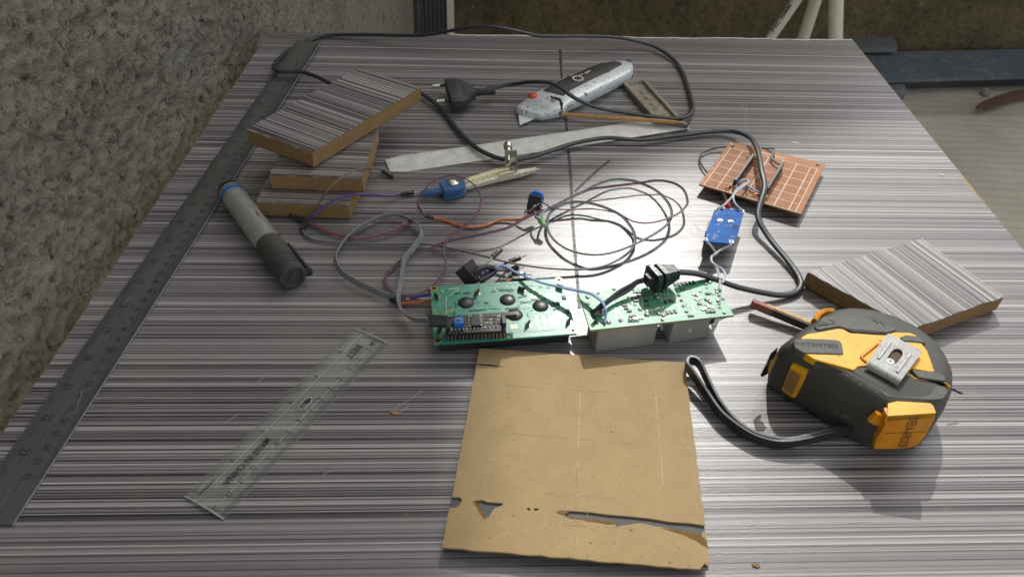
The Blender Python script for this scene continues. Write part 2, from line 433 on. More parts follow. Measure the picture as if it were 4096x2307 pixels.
WL = {}
def thing(name, label, cat, loc, group=None, kind=None):
    o = bpy.data.objects.new(name, None); COL.objects.link(o); o.empty_display_size = .02
    o.location = loc; WL[o.name] = V(loc); o['label'] = label; o['category'] = cat
    if group: o['group'] = group
    return o
def obj(name, mb, mat, parent=None, label=None, cat=None, group=None, kind=None, rotz=0.0, ang=35, loc=None):
    me = bpy.data.meshes.new(name); 
    if parent: org = WL[parent.name]
    elif loc is not None: org = V(loc)
    else:
        xs = [v.x for v in mb.v]; ys = [v.y for v in mb.v]; org = V(((min(xs)+max(xs))/2, (min(ys)+max(ys))/2, min(v.z for v in mb.v)))
    rm = Matrix.Rotation(-rotz, 3, 'Z')
    me.from_pydata([tuple(rm @ (v-org)) for v in mb.v], [], mb.f); me.validate(); me.update()
    me.shade_smooth(); me.set_sharp_from_angle(angle=R(ang))
    me.materials.append(mat)
    o = bpy.data.objects.new(name, me); COL.objects.link(o); o.rotation_euler.z = rotz
    if parent:
        o.parent = parent; WL[o.name] = org
    else:
        o.location = org; WL[o.name] = org
    if label: o['label'] = label
    if cat: o['category'] = cat
    if group: o['group'] = group
    if kind: o['kind'] = kind
    return o
def path(F, pts, z=.002, n=6):
    return cr([F(p[0], p[1], p[2] if len(p) > 2 else z) for p in pts], n)

exec_order = []
# ================================================================== SETTING
FZ = -.68
mb = MB().add([(-30, -30, FZ), (30, -30, FZ), (30, 30, FZ), (-30, 30, FZ)], [(0, 1, 2, 3)])
obj('ground', mb, CONC2, kind='structure', loc=(0, 0, FZ))
e0, e1 = U(3300, 466, FZ+.010), U(4096, 462, FZ+.010); dd = (e1-e0).normalized()
mb = MB().slab([e0-dd*2.5, e0-dd*2.5+V((0, -3.4, 0)), e1+dd*3+V((0, -3.4, 0)), e1+dd*3], .02)
obj('pavement', mb, CONC, kind='structure')

wx = lambda y: -.328+((y-.90)*.075 if y < .9 else -(y-.9)*.006)
def gridwall(f, us, vs, amp, sc, rough=False):
    mb = MB(); vv = []; nu = len(us)
    for b in vs:
        for a in us:
            p, nr = f(a, b)
            q = p*sc
            h = .45-abs(mn.noise(q))*1.1-abs(mn.noise(q*2.1+V((7, 3, 1))))*.75+mn.noise(q*.3)*.45 if rough else mn.noise(q)*.55+mn.noise(q*2.3)*.35+mn.noise(q*.35)*.6
            vv.append(p+nr*(h*amp))
    fs = [(j*nu+i, j*nu+i+1, (j+1)*nu+i+1, (j+1)*nu+i) for j in range(len(vs)-1) for i in range(nu-1)]
    return mb.add(vv, fs)
def spaced(a, b, st, lo, hi, big):
    o = [a]
    while o[-1] < b: o.append(o[-1]+(st if lo <= o[-1] <= hi else big))
    return o
ys = spaced(-1.2, 2.32, .0031, .24, 1.5, .025); zs = spaced(FZ-.02, 1.25, .0031, -.16, .30, .025)
mb = gridwall(lambda a, b: (V((wx(a), a, b)), V((1, -.04, 0))), ys, zs, .0085, 88, True)
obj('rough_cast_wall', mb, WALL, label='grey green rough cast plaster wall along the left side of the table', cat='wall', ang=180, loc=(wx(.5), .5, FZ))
bx0, by0 = wx(2.32), 2.32
xs_ = spaced(0, 5.0, .014, 0, 2.6, .2); zs = spaced(FZ-.02, .62, .014, -.7, .1, .1)
mb = gridwall(lambda a, b: (V((bx0+a, by0+a*.105, b)), V((.1, -1, 0))), xs_, zs, .008, 26)
obj('mossy_wall', mb, MOSS, label='dark damp mossy concrete wall behind the table', cat='wall', ang=180, loc=(bx0+1, by0, FZ))

# unseen slab, added and outlined to shade the table's far and left part
AZ, EL = R(11.0), R(43.0)
SUN = V((math.sin(AZ)*math.cos(EL), math.cos(AZ)*math.cos(EL), math.sin(EL)))
def sunto(px, py, Y):
    p = U(px, py, 0); return p+SUN*((Y-p.y)/SUN.y)
HY = 5.2
sk = [sunto(*q, HY) for q in ((1850, 2700), (1830, 1900), (1800, 1500), (1765, 1200), (1800, 1020), (2040, 870), (2320, 775), (2900, 640), (3700, 470))]
right = sk[-1]+(sk[-1]-sk[-2])*6
hs = thing('shade_blocker', 'unseen house-like slab added to shade the far and left part of the table', 'shade blocker', (.5, HY+1, FZ))
mb = MB(); pr = [V((-3.5, HY, FZ)), V((right.x, HY, FZ)), right] + sk[::-1] + [V((sk[0].x-.02, HY, 8.5)), V((-3.5, HY, 8.5))]
mb.loft([[p+V((0, 2.2, 0)) for p in pr], pr]); obj('wall', mb, RENDER_W, hs)  # added slab, its outline follows the wanted shade edge
mb = MB(); rp = [p+V((0, -.03, .004)) for p in sk[1:]]+[right+V((.02, -.03, .004))]
mb.loft([[p+V((0, 2.3, .06)) for p in rp]+[p+V((0, 2.3, 0)) for p in rp[::-1]], [p+V((0, 0, .06)) for p in rp]+[p for p in rp[::-1]]]) if False else None
for i in range(3):
    f_ = MB(); c_ = V((-2.6+i*1.2, HY-.02, 3.2)); f_.box(c_, (.34, 0, 0), (0, .03, 0), (0, 0, .5)); wn = obj('blocker_window', f_, PVC, hs)  # windows dress the added slab, none are seen
    g_ = MB().box(c_+V((0, -.02, 0)), (.28, 0, 0), (0, .02, 0), (0, 0, .44)); obj('blocker_pane', g_, DGLASS, wn)

# corner post and trim
def vert(px, py, d):              # point at horizontal range d along a sight line
    r = ray(px, py); return CAM+r*(d/math.hypot(r.x, r.y))
pt = thing('ribbed_post', 'dark grey ribbed post standing in the wall corner behind the table', 'post', (vert(1735, 60, 2.2).x, vert(1735, 60, 2.2).y, FZ))
pa, pb = vert(1683, 60, 2.2), vert(1784, 60, 2.2); pd = V((pb.x-pa.x, pb.y-pa.y, 0)); w_ = pd.length; pd.normalize(); pn = V((-pd.y, pd.x, 0))
base = V((pa.x, pa.y, FZ)); mb = MB()
prof = []
for i in range(6):
    a = i/6*w_; b = (i+1)/6*w_
    prof += [(a, 0), (a+.7*(b-a), 0), (a+.75*(b-a), .006), (a+.97*(b-a), .006)]
prof += [(w_, 0), (w_, .05), (0, .05)]
mb.loft([[base+pd*a+pn*b+V((0, 0, z)) for a, b in prof] for z in (0, 1.3)]); obj('shaft', mb, DPOST, pt)
mb = MB().box(base+pd*(w_/2)+V((0, 0, .015))+pn*.02, pd*(w_/2+.012), pn*.04, (0, 0, .015), .004); obj('foot', mb, DPOST, pt)
ta, tb = vert(1788, 60, 2.19), vert(1816, 60, 2.19); td = V((tb.x-ta.x, tb.y-ta.y, 0)); tw = td.length
mb = MB().prism([ta, tb, tb+pn*.03, ta+pn*.03], FZ, .6, .002); obj('white_batten', mb, PVC, label='narrow cream upright batten beside the dark ribbed post', cat='batten')

def pipe(a, b, wpx, d, d2, label, writing=False):
    p, q = vert(*a, d2), vert(*b, d); ax = (p-q).normalized(); r = wpx/2/FPX*(q-CAM).length
    lo = q+ax*((FZ-q.z)/ax.z); hi = q+ax*((.35-q.z)/ax.z)
    root = thing('plastic_pipe', label, 'pipe', lo, 'cream pipes behind the table')
    mb = MB(); a1 = ax.orthogonal().normalized(); n = 16
    mb.lathe(lo, ax, [(0, r), ((hi-lo).length, r), ((hi-lo).length, r*.8), (.02, r*.8)], n); obj('tube', mb, PVC, root)
    if writing:
        side = V((-.5, -.83, .15)); side = (side-ax*side.dot(ax)).normalized()
        t0 = q+ax*.02+side*(r*1.02); t1 = t0+ax*.075
        t = MB().text('PVC 20MM', t0, t1, .010, side); obj('printing', t, INKF, root)
pipe((3188, 0), (3080, 157), 34, 2.05, 2.08, 'thin cream pipe leaning to the right, leftmost of the three pipes', True)
pipe((3262, 0), (3212, 157), 42, 2.12, 2.13, 'cream pipe in the middle of the three pipes behind the table')
pipe((3345, 0), (3342, 157), 48, 2.02, 2.04, 'thick upright cream pipe nearest the blue grey beam')

# beam, slab, foot, litter on the ground
bz = FZ+.052
b_ = [U(3200, 330, bz), U(4300, 300, bz), U(4300, 196, bz), U(3200, 214, bz)]; ext = (b_[1]-b_[0]).normalized()
b_[1] += ext*.8; b_[2] += ext*.8
t = thing('steel_beam', 'blue grey painted steel beam lying along the foot of the mossy wall', 'beam', b_[0]*0.5+b_[1]*.5-V((0, 0, .04)))
obj('top_plate', MB().slab(b_, .010), BEAM, t)
nb = V((ext.y, -ext.x, 0)); fr = [b_[0]-nb*.035, b_[1]-nb*.035, b_[1]-nb*.055, b_[0]-nb*.055]
obj('web', MB().prism(fr, FZ+.001, bz-.011), DPOST, t)  # darker than the top plate: front face's shade put into the colour
mb = MB().slab([U(3330, 192, bz+.03), U(3592, 190, bz+.03), U(3566, 131, bz+.03), U(3330, 142, bz+.03)], .018)
obj('metal_offcut', mb, SLABG, label='short grey metal slab lying on the beam end beside the pipes', cat='slab')
mb = MB().prism([U(3540, 385, FZ+.02), U(3622, 378, FZ+.02), U(3598, 322, FZ+.02), U(3530, 326, FZ+.02)], FZ, FZ+.035, .004)
obj('support_block', mb, SLABG, label='small grey block under the left end of the beam', cat='block')
wpts = [(3930, 425), (3990, 405), (4050, 385), (4200, 360)]
mb = MB().sweep([U(x, y, FZ+.022) for x, y in [(3905, 432)]+wpts], [(-.016, -.008), (.016, -.006), (.014, .010), (-.012, .012)], scale=[.25, .8, 1, 1, .9])
obj('wood_splinter', mb, REDW, label='red brown splintered stick lying on the concrete at far right', cat='stick')
mb = MB().blob(U(3936, 376, FZ+.004), .016, .02); obj('pebble', mb, STONE, label='small white pebble beside the red brown stick', cat='pebble')

# ================================================================== TABLE
SA = R(3.7)
FL_, FR_ = U(1075, 128), U(3408, 160)
lx = lambda y: -.300-.0139*y
rx = lambda y: .436-.0139*y
NL, NR = V((lx(-.02), -.02, 0)), V((rx(-.02), .02, 0))
tb_ = thing('work_table', 'table topped with grey striped laminate and raw fibreboard edges', 'table', (.06, .45, FZ))
mb = MB().prism([NL, NR, FR_+V((.002, .002, 0)), FL_], -.018, -.0011); obj('board', mb, MDFL, tb_)
def jag(a, b, n, lo, hi, nrm):
    o = []; v = 0
    for i in range(n+1):
        v += random.uniform(-1, 1)*.45; v = max(0, min(1, v))
        o.append(a.lerp(b, i/n)+nrm*(-(lo+(hi-lo)*v*random.uniform(.6, 1))))
    return o
er = jag(NR, FR_, 170, .0001, .0034, V((1, 0, 0))); ef = jag(FR_, FL_, 90, .0002, .0016, V((0, 1, 0))); el = jag(FL_, NL, 170, 0, .0018, V((-1, 0, 0)))
pl = [V((p.x, p.y, 0)) for p in er+ef[1:]+el[1:]]
mb = MB(); n_ = len(pl); mb.loft([[p-V((0, 0, .0009)) for p in pl], pl]); lam = obj('laminate_sheet', mb, LAM, tb_, rotz=SA)
mb = MB()
wf = jag(FL_.lerp(FR_, .30), FR_, 70, -.0015, .0018, V((0, 1, 0)))
for i in range(len(wf)-1):
    a, b = wf[i], wf[i+1]; k = .0022+random.random()*.0012
    mb.add([V((a.x, a.y-k, .0002)), V((b.x, b.y-k, .0002)), V((b.x, b.y, .0002)), V((a.x, a.y, .0002)), V((a.x, a.y, -.004)), V((b.x, b.y, -.004))], [(0, 1, 2, 3), (3, 2, 5, 4)])
obj('chipped_edge', mb, CHALK, tb_)
for (x, y) in ((lx(.1)+.05, .05), (rx(.1)-.05, .07), (.36, .86), (-.25, .81)):
    mb = MB().prism([V((x-.02, y-.02, 0)), V((x+.02, y-.02, 0)), V((x+.02, y+.02, 0)), V((x-.02, y+.02, 0))], FZ, -.0185, .0, .002); obj('leg', mb, MDF, tb_)
def inkline(F, pts, w, mat, z=.0003, parent=None, n=5):
    P = path(F, pts, z, n); mb = MB()
    for i in range(len(P)-1): mb.quad(P[i], P[i+1]+(P[i+1]-P[i])*.05, w*random.uniform(.8, 1.15))
    obj('pen_line', mb, mat, parent or tb_)
inkline(F1, [(2240, 198), (2246, 300), (2262, 460), (2268, 540)], .0030, PENL)
inkline(F1, [(2272, 590), (2282, 700), (2292, 900), (2308, 1100), (2318, 1230)], .0027, PENL)
inkline(F1, [(2440, 640), (2380, 690), (2300, 765)], .0028, PENL, .00035)
inkline(F1, [(738, 775), (768, 777)], .0016, PENL)
SCR = M('surface_scratch', s(172, 166, 160), .5)
for (x, y, x2, y2) in ((1560, 1640, 1690, 1560), (1575, 1655, 1640, 1622), (2950, 450, 2990, 400), (2985, 420, 2984, 520), (3180, 690, 3190, 720), (1010, 1540, 1080, 1490), (900, 1690, 960, 1650), (1130, 1570, 1200, 1540), (3090, 1330, 3180, 1300), (3920, 1890, 3935, 1915), (2780, 900, 2800, 925), (2470, 290, 2540, 280), (3000, 250, 3060, 246), (1290, 1900, 1330, 1880), (2990, 2100, 3020, 2094), (3400, 2090, 3450, 2084)):
    inkline(F1, [(x, y), ((x+x2)/2+random.uniform(-6, 6), (y+y2)/2+random.uniform(-4, 4)), (x2, y2)], .0004, SCR, .0003)

# ================================================================== LONG STEEL RULER
a_ = .03657; d_ = V((math.sin(a_), math.cos(a_), 0)); n_r = V((d_.y, -d_.x, 0))
i20 = V((-.28022, .32661, 0))
rz = lambda t: .0016+.0035*max(0, (.508-t))/.508
def RP(t, off, dz=0.0):               # t metres from the far end, off metres right of the inch figures
    p = i20-d_*(t-.508)+n_r*off; return V((p.x, p.y, rz(t)+dz))
re_ = (V((-.2602, .310, 0))-i20).dot(n_r); le_ = (V((-.2891, .3083, 0))-i20).dot(n_r)
rl = thing('steel_ruler', 'long dull steel ruler lying along the left edge of the table', 'ruler', RP(.3, 0)-V((0, 0, rz(.3))))
mb = MB(); prof = [-.004, .0, .3, .63]
mb.loft([[RP(t, le_, -.0012), RP(t, re_, -.0012), RP(t, re_), RP(t, le_)] for t in (-.004, .0, .508, .63)]); obj('blade', mb, STEEL, rl)
tk = MB(); tx = MB()
for k in range(601):
    t = k/1000+.0002; ln = .0062 if k % 10 == 0 else (.0048 if k % 5 == 0 else .0032)
    tk.quad(RP(t, re_-.0002, .00012), RP(t, re_-.0002-ln, .00012), .00026)
for k in range(int(24*16)):
    t = k/16*.0254; ln = .0068 if k % 16 == 0 else (.0052 if k % 8 == 0 else .0034)
    tk.quad(RP(t, le_+.0002, .00012), RP(t, le_+.0002+ln, .00012), .00026)
tk.quad(RP(.0, re_-.0049, .00011), RP(.6, re_-.0049, .00011), .0002); tk.quad(RP(0, le_+.0052, .00011), RP(.6, le_+.0052, .00011), .0002)
for k in range(1, 61):
    st = str(k); w = .0022*len(st); tx.text(st, RP(k/100-w/2, .0117-.0022, .00013), RP(k/100+w/2, .0117-.0022, .00013), .0044 if k % 10 else .0056)
for k in range(1, 24):
    st = str(k); w = .0027*len(st); tx.text(st, RP(k*.0254-w/2, -.0022, .00013), RP(k*.0254+w/2, -.0022, .00013), .0056)
obj('graduations', tk, INKF, rl); obj('numbers', tx, INKF, rl)
eg = MB().loft([[RP(q, re_-.0001, .00016), RP(q, re_+.00025, .00010), RP(q, re_+.00025, -.0008)] for q in (.0, .508, .63)]); obj('edge_highlight', eg, M('edge_highlight_steel', s(158, 160, 156), .35, .3), rl)  # highlight along the right edge drawn as a lighter strip
SCRM = M('scratched_steel', s(176, 178, 174), .4, .3)
for q0_, q1_ in ((F1(1082, 555, .003), F1(1052, 600, .003)), (F1(985, 690, .003), F1(898, 790, .003)), (F1(1010, 660, .003), F1(960, 715, .003)), (F1(330, 1560, .002), F1(300, 1650, .002)), (F1(520, 1190, .002), F1(495, 1222, .002))):
    obj('scratch', MB().quad(V((q0_.x, q0_.y, rz((i20-q0_).dot(d_)+.508)+.0002)), V((q1_.x, q1_.y, rz((i20-q1_).dot(d_)+.508)+.0002)), .0003), SCRM, rl)

# ================================================================== CLEAR PLASTIC RULER
A_, B_ = CR, None
cu = C(700, 1280, .565)
A, B, Cc, D = cu(1510, 160, .0015), cu(1265, 57, .0015), cu(62, 1243, .0015), cu(345, 1400, .0015)
dl = (D-A).normalized(); Lr = ((D-A).length+(Cc-B).length)/2; rt = (A-B); rt = (rt-dl*rt.dot(dl)); Wr = rt.length; rt.normalize()
O = (A+B)/2-rt*(Wr/2); O.z = 0
def PR(t, w, z): 
    p = O+dl*t+rt*w; return V((p.x, p.y, z))
cr_ = thing('clear_ruler', 'short clear plastic ruler with black markings and an oval hole', 'ruler', PR(Lr/2, Wr/2, 0))
sec = [(0, .0004), (Wr, .0004), (Wr, .0010), (Wr-.0075, .0023), (Wr-.0086, .0018), (.0096, .0018), (.0085, .0023), (0, .0010)]
mb = MB()
def half(ws):                     # body built in strips round the oval hole
    pass
hc, hr, hw = Lr*.452, .0052, .0023
N_ = 20
def outline(k): return None
# three strips: two bevelled sides run through, the middle strip is cut by the oval
def strip(secp): mb.loft([[PR(t, w, z) for w, z in secp] for t in (0, Lr)])
mb.loft([[PR(t, w, z) for w, z in [(0, .0004), (.0096, .0004), (.0096, .0018), (.0085, .0023), (0, .0010)]] for t in (0, Lr)])
mb.loft([[PR(t, w, z) for w, z in [(Wr-.0086, .0004), (Wr, .0004), (Wr, .0010), (Wr-.0075, .0023), (Wr-.0086, .0018)]] for t in (0, Lr)])
wm0, wm1 = .00962, Wr-.00862; wc = (wm0+wm1)/2
ov = [V((hc+hr*math.copysign(abs(math.cos(q))**.8, math.cos(q)), wc+hw*math.sin(q), 0)) for q in [2*math.pi*i/N_ for i in range(N_)]]
oc = [V((0, wm0, 0)), V((Lr, wm0, 0)), V((Lr, wm1, 0)), V((0, wm1, 0))]
tri = tessellate_polygon([oc, ov]); allp = oc+ov
zt = [PR(p.x, p.y, .0018) for p in allp]; zb = [PR(p.x, p.y, .0004) for p in allp]; nn = len(allp)
fs = []
for q in tri:
    a, b, c = [allp[i] for i in q]
    pos = (b-a).cross(c-a).z > 0
    q = q if pos else q[::-1]
    fs.append(tuple(q[::-1])); fs.append(tuple(i+nn for i in q))
fs += [(i, (i+1) % 4, (i+1) % 4+nn, i+nn) for i in range(4)] + [(4+(i+1) % N_, 4+i, 4+i+nn, 4+(i+1) % N_+nn) for i in range(N_)]
mb.add(zt+zb, fs)
obj('body', mb, CLEAR, cr_)
mb = MB(); mb.loft([[PR(p.x+(p.x-hc)*k, p.y+(p.y-wc)*k*1.6, z) for p in ov] for k, z in ((0, .0006), (.10, .0006), (.10, .00215), (0, .00215))], closed=True)
obj('hole_rim', mb, M('milky_glint_acrylic', s(178, 180, 174), .3), cr_)  # pale colour stands in for the bright edges of clear acrylic
MILK = bpy.data.materials['milky_glint_acrylic']
for t_a, t_b in ((-.0003, .0003), (Lr-.0003, Lr+.0003)):
    obj('cut_edge', MB().loft([[PR(q, 0, z), PR(q, .0085, z*2), PR(q, Wr-.0075, z*2), PR(q, Wr, z)] for q, z in ((t_a, .0004), (t_a, .0012), (t_b, .0012), (t_b, .0004))], closed=True), MILK, cr_)
for w_g in (.0090, Wr-.0080): obj('bevel_glint', MB().add([PR(.002, w_g-.0002, .00236), PR(.002, w_g+.0002, .00236), PR(Lr-.002, w_g+.0002, .00236), PR(Lr-.002, w_g-.0002, .00236)], [(0, 3, 2, 1)]), MILK, cr_)  # bright streaks of the bevels drawn as pale strips
tk = MB(); tx = MB(); t0 = .0032; zz = .0030
for k in range(151):
    t = t0+k/1000; ln = .0062 if k % 10 == 0 else (.0050 if k % 5 == 0 else .0032)
    tk.add([PR(t-.00014, Wr-.0004, .00118), PR(t-.00014, Wr-.0004-ln, .00118+ln*.173), PR(t+.00014, Wr-.0004-ln, .00118+ln*.173), PR(t+.00014, Wr-.0004, .00118)], [(0, 1, 2, 3)])
for k in range(0, 6*16+1):
    t = Lr-.0045-k/16*.0254; ln = .0058 if k % 16 == 0 else (.0046 if k % 8 == 0 else .0030)
    if t > 0: tk.add([PR(t-.00014, .0004, .00118), PR(t-.00014, .0004+ln, .00118+ln*.153), PR(t+.00014, .0004+ln, .00118+ln*.153), PR(t+.00014, .0004, .00118)], [(0, 1, 2, 3)])
for k in range(1, 16):
    if k == 11: continue
    st = str(k); w = .0019*len(st); t = t0+k/100
    tx.text(st, PR(t-w/2, Wr-.0098, .0026), PR(t+w/2, Wr-.0098, .0026), .0031)
tx.text('0CM', PR(t0-.001, Wr-.0098, .0026), PR(t0+.0055, Wr-.0098, .0026), .0027)
for k in range(1, 7):
    st = str(k); t = Lr-.0045-k*.0254
    tx.text(st, PR(t+.0012, .0088, .0026), PR(t-.0010, .0088, .0026), .0032)
tx.text('0 INCH', PR(Lr-.0045, .0088, .0026), PR(Lr-.0150, .0088, .0026), .0024)
tx.text('BEST', PR(.012, .0118, .0020), PR(.0255, .0118, .0020), .0052)
tx.text('MADE IN CHINA', PR(Lr*.66, .0122, .0020), PR(Lr*.895, .0122, .0020), .0044)
obj('graduations', tk, INK, cr_); obj('lettering', tx, INK, cr_)

# ================================================================== FIBREBOARD OFFCUTS
def offcut(label, tops, z1, th, sang, seed_mat, chip=None, tilt=None):
    """tops: four top corners in world xy, counter-clockwise"""
    p = ccw(tops); c = sum(p, V())/4
    r = thing('board_offcut', label, 'offcut', (c.x, c.y, z1-th), 'striped board offcuts')
    # slightly irregular sawn outline
    q = []
    for i in range(4):
        a, b = p[i], p[(i+1) % 4]
        for k in range(14): q.append(a.lerp(b, k/14)+V((random.uniform(-1, 1), random.uniform(-1, 1), 0))*.0003)
    f = tilt or (lambda v: 0)
    Z = lambda v, z: V((v.x, v.y, z+f(v)))
    iu = inset(q, .0016)
    mb = MB().loft([[Z(v, z1-th) for v in iu], [Z(v, z1-th+.002) for v in q], [Z(v, z1-.0009) for v in q]]); obj('core', mb, MDF, r)
    lq = []
    for i, v in enumerate(q):
        lq.append(v+V((random.uniform(-1, 1), random.uniform(-1, 1), 0))*.0005)
    lq = inset(lq, .0004)
    mb = MB().loft([[Z(v, z1-.0009) for v in lq], [Z(v, z1) for v in lq]]); obj('laminate_face', mb, seed_mat, r, rotz=sang)
    return r
z_ = .016
P1 = [U(1021, 807, .0155), U(1395, 821, .0155)]; e = (P1[1]-P1[0]); up_ = V((-e.y, e.x, 0)).normalized()*.095+V((-.006, 0, 0))*0
offcut('striped offcut at the bottom of the stack of three by the marker', [P1[0], P1[1], P1[1]+up_+V((.006, 0, 0)), P1[0]+up_+V((.004, 0, 0))], .0155, .0155, R(1), LAM2)
P2 = [U(1076, 699, .031), U(1448, 714, .031)]
P2b = U(1512, 512, .031)
offcut('striped offcut in the middle of the stack of three', [P2[0], P2[1], P2b, P2[0]+(P2b-P2[1])], .031, .0153, R(1), LAM2)
P3 = [CB(195, 970, .047), CB(810, 1195, .047), CB(1830, 580, .047), CB(1250, 403, .047)]
offcut('large striped offcut lying askew on top of the stack of three', P3, .047, .0157, R(-28), LAM2)
P4 = [F1(3231, 1088, .015), F1(3645, 1318, .015), F1(4016, 1188, .015), F1(3687, 953, .015)]
offcut('sunlit striped offcut lying alone behind the tape measure', P4, .015, .0149, R(-63), LAM2)

# ================================================================== MARKER PEN
m0, m1 = F1(919, 764, .0108), F1(1172, 1106, .0108); m0.z = m1.z = .0108
ax = (m1-m0).normalized(); Lm = (m1-m0).length; r = .0104
mk = thing('marker_pen', 'fat silver marker pen with black cap and blue ring beside the long ruler', 'marker', (m0+m1)/2-V((0, 0, .0108)))
obj('end_plug', MB().lathe(m0-ax*.004, ax, [(0, r*.55), (.001, r*.86), (.004, r*.97), (.007, r*.99), (.0072, r*.9)], 28), BLK, mk)
obj('barrel', MB().lathe(m0+ax*.0035, ax, [(0, r*.90), (.0005, r), (Lm*.66, r), (Lm*.66+.0004, r*.9)], 32), BARREL, mk)
for nm, t, w, mt in (('ring', .006, .0012, INK), ('ring', .0085, .0042, M('marker_blue', s(26, 98, 186), .35)), ('ring', .0148, .0007, M('marker_red', s(120, 40, 40), .4))):
    obj(nm, MB().lathe(m0+ax*t, ax, [(0, r*.95), (.0001, r*1.012), (w-.0001, r*1.012), (w, r*.95)], 32), mt, mk)
pf = [(0, r*.9), (.0004, r*1.03), (Lm*.20, r*1.02)]
for k in range(4): pf += [(Lm*(.203+k*.030), r*.945), (Lm*(.214+k*.030), r*.945), (Lm*(.217+k*.030), r*1.02), (Lm*(.230+k*.030), r*1.02)]
pf += [(Lm*.350, r*1.0), (Lm*.356, r*.9), (Lm*.356, r*.72), (Lm*.340, r*.66), (Lm*.340, r*.3), (Lm*.349, r*.24), (Lm*.349, .0001)]
cp = obj('cap', MB().lathe(m0+ax*(Lm*.655), ax, pf, 32), RUBD, mk)
sd = ax.cross(V((0, 0, 1))).normalized(); sd = -sd if sd.x < 0 else sd
cb0 = m0+ax*(Lm*.70)+sd*(r*1.22)+V((0, 0, -.002)); cb1 = m0+ax*(Lm*1.005)+sd*(r*1.30)+V((0, 0, -.002))
mb = MB().bar(cb0, cb1, .0022, .0042, .0005); mb.box(cb0+ax*.003-sd*.0012, sd*.002, V((0, 0, .002)), ax*.003); mb.box(cb1-ax*.002-sd*.001, sd*.0024, V((0, 0, .0024)), ax*.002)
obj('clip', mb, BLK, mk)
lg = MB(); upn = (V((0, 0, 1))+sd*.35).normalized(); rr_ = random.Random(5); sdn = ax.cross(upn).normalized()
for i in range(34):
    q = m0+ax*(Lm*(.16+.32*rr_.random()))+upn*(r*1.012)+sdn*rr_.uniform(-.0014, .0014); lg.quad(q, q+ax*rr_.uniform(-.0005, .0013)+sdn*rr_.uniform(-.0012, .0012), .0003, upn)
obj('worn_print', lg, INKF, mk)
lg = MB(); t2 = m0+ax*(Lm*.40)+upn*(r*1.02)
for dx in (0, .0035):
    for a, b in (((0, -.002), (.0025, .0012)), ((.0025, .0012), (.004, -.0006))): lg.quad(t2+ax*(a[0]+dx)+sd*a[1], t2+ax*(b[0]+dx)+sd*b[1], .0009, upn)
obj('red_mark', lg, M('scuffed_red', s(150, 44, 48), .5), mk)

# ================================================================== POWER CORD
cord = thing('mains_cable', 'black two-pin mains cord looping across the table with its plug', 'cord', F1(1850, 372))
cp_ = [(1945, 357, .011), (2050, 338, .014), (2130, 329, .026), (2200, 333, .030), (2250, 357, .030), (2300, 393, .026), (2380, 428, .015), (2480, 448, .010), (2600, 466, .009), (2690, 474, .009), (2745, 466, .008), (2769, 437, .006), (2764, 395, .004), (2745, 330, .003), (2722, 276, .003), (2680, 225, .004), (2600, 180, .006), (2480, 152, .012), (2350, 145, .018), (2230, 145, .024), (2150, 143, .028), (2080, 127, .034), (1990, 110, .038), (1910, 108, .036), (1800, 124, .026), (1720, 139, .018), (1620, 143, .012), (1500, 140, .008), (1400, 140, .005), (1300, 144, .003), (1225, 168, .0026), (1152, 206, .0026), (1108, 246, .0045), (1096, 272, .009), (1118, 287, .011), (1165, 288, .011), (1213, 290, .011), (1270, 309, .011), (1318, 333, .011), (1380, 352, .012), (1500, 352, .010), (1620, 350, .008), (1690, 378, .006), (1760, 432, .004), (1830, 520, .003), (1900, 588, .005), (1970, 625, .0055), (2030, 638, .006), (2100, 634, .006), (2200, 605, .006), (2300, 573, .0055), (2430, 552, .006), (2560, 560, .005), (2700, 545, .004), (2850, 527, .004), (2935, 527, .006), (3000, 552, .014), (3030, 600, .018), (3046, 680, .020), (3058, 750, .018), (3036, 830, .013), (3036, 880, .010), (3080, 955, .006), (3150, 1040, .004), (3195, 1105, .003), (3203, 1145, .003), (3175, 1172, .003), (3120, 1180, .004), (3050, 1170, .007), (2950, 1148, .013), (2870, 1120, .021), (2790, 1095, .028), (2715, 1088, .032)]
P = path(F1, cp_, .003, 7)
obj('cable', MB().sweep(P, circ(.0026, 10, .72)), CORDM, cord)
# plug
pc0, pc1 = CK(305, 700, .012), CK(460, 690, .012); pax = (pc1-pc0).normalized(); psd = pax.cross(V((0, 0, 1))).normalized()
mb = MB(); hw_ = (CK(300, 590, .012)-CK(340, 800, .012)).length/2*.93
rings = []
for t, w, h in ((0, .97, .0062), (.002, 1, .0066), (.010, 1, .0066), (.015, .93, .0064), (.020, .62, .0060), (.024, .40, .0052), (.028, .34, .0046)):
    rings.append([pc0+pax*t+psd*(hw_*w*a)+V((0, 0, h*b)) for a, b in ((-1, -.6), (-.85, -1), (.85, -1), (1, -.6), (1, .6), (.85, 1), (-.85, 1), (-1, .6))])
mb.loft(rings); obj('plug', mb, PLUGM, cord)
mb = MB(); prof = [(0, .0046)]
for i in range(5): prof += [(.002+i*.0034, .0046-i*.0002), (.0040+i*.0034, .0046-i*.0002), (.0041+i*.0034, .0036), (.0052+i*.0034, .0036)]
prof += [(.0195, .0042), (.0225, .0038)]
mb.lathe(pc0+pax*.0275, pax, prof, 14); obj('plug_boot', mb, PLUGM, cord)
for q in ((200, 632), (235, 763)):
    tip = CK(q[0]-35, q[1]+2, .012); b0 = CK(310, q[1]-8, .012)
    pd_ = (b0-tip).normalized()
    pg = obj('prong', MB().cyl(tip+pd_*.0082, b0+pd_*.003, .0017), PLUGM, cord)
    obj('contact', MB().lathe(tip, pd_, [(0, .0010), (.0008, .0020), (.0088, .0020)], 14), NICK, pg)
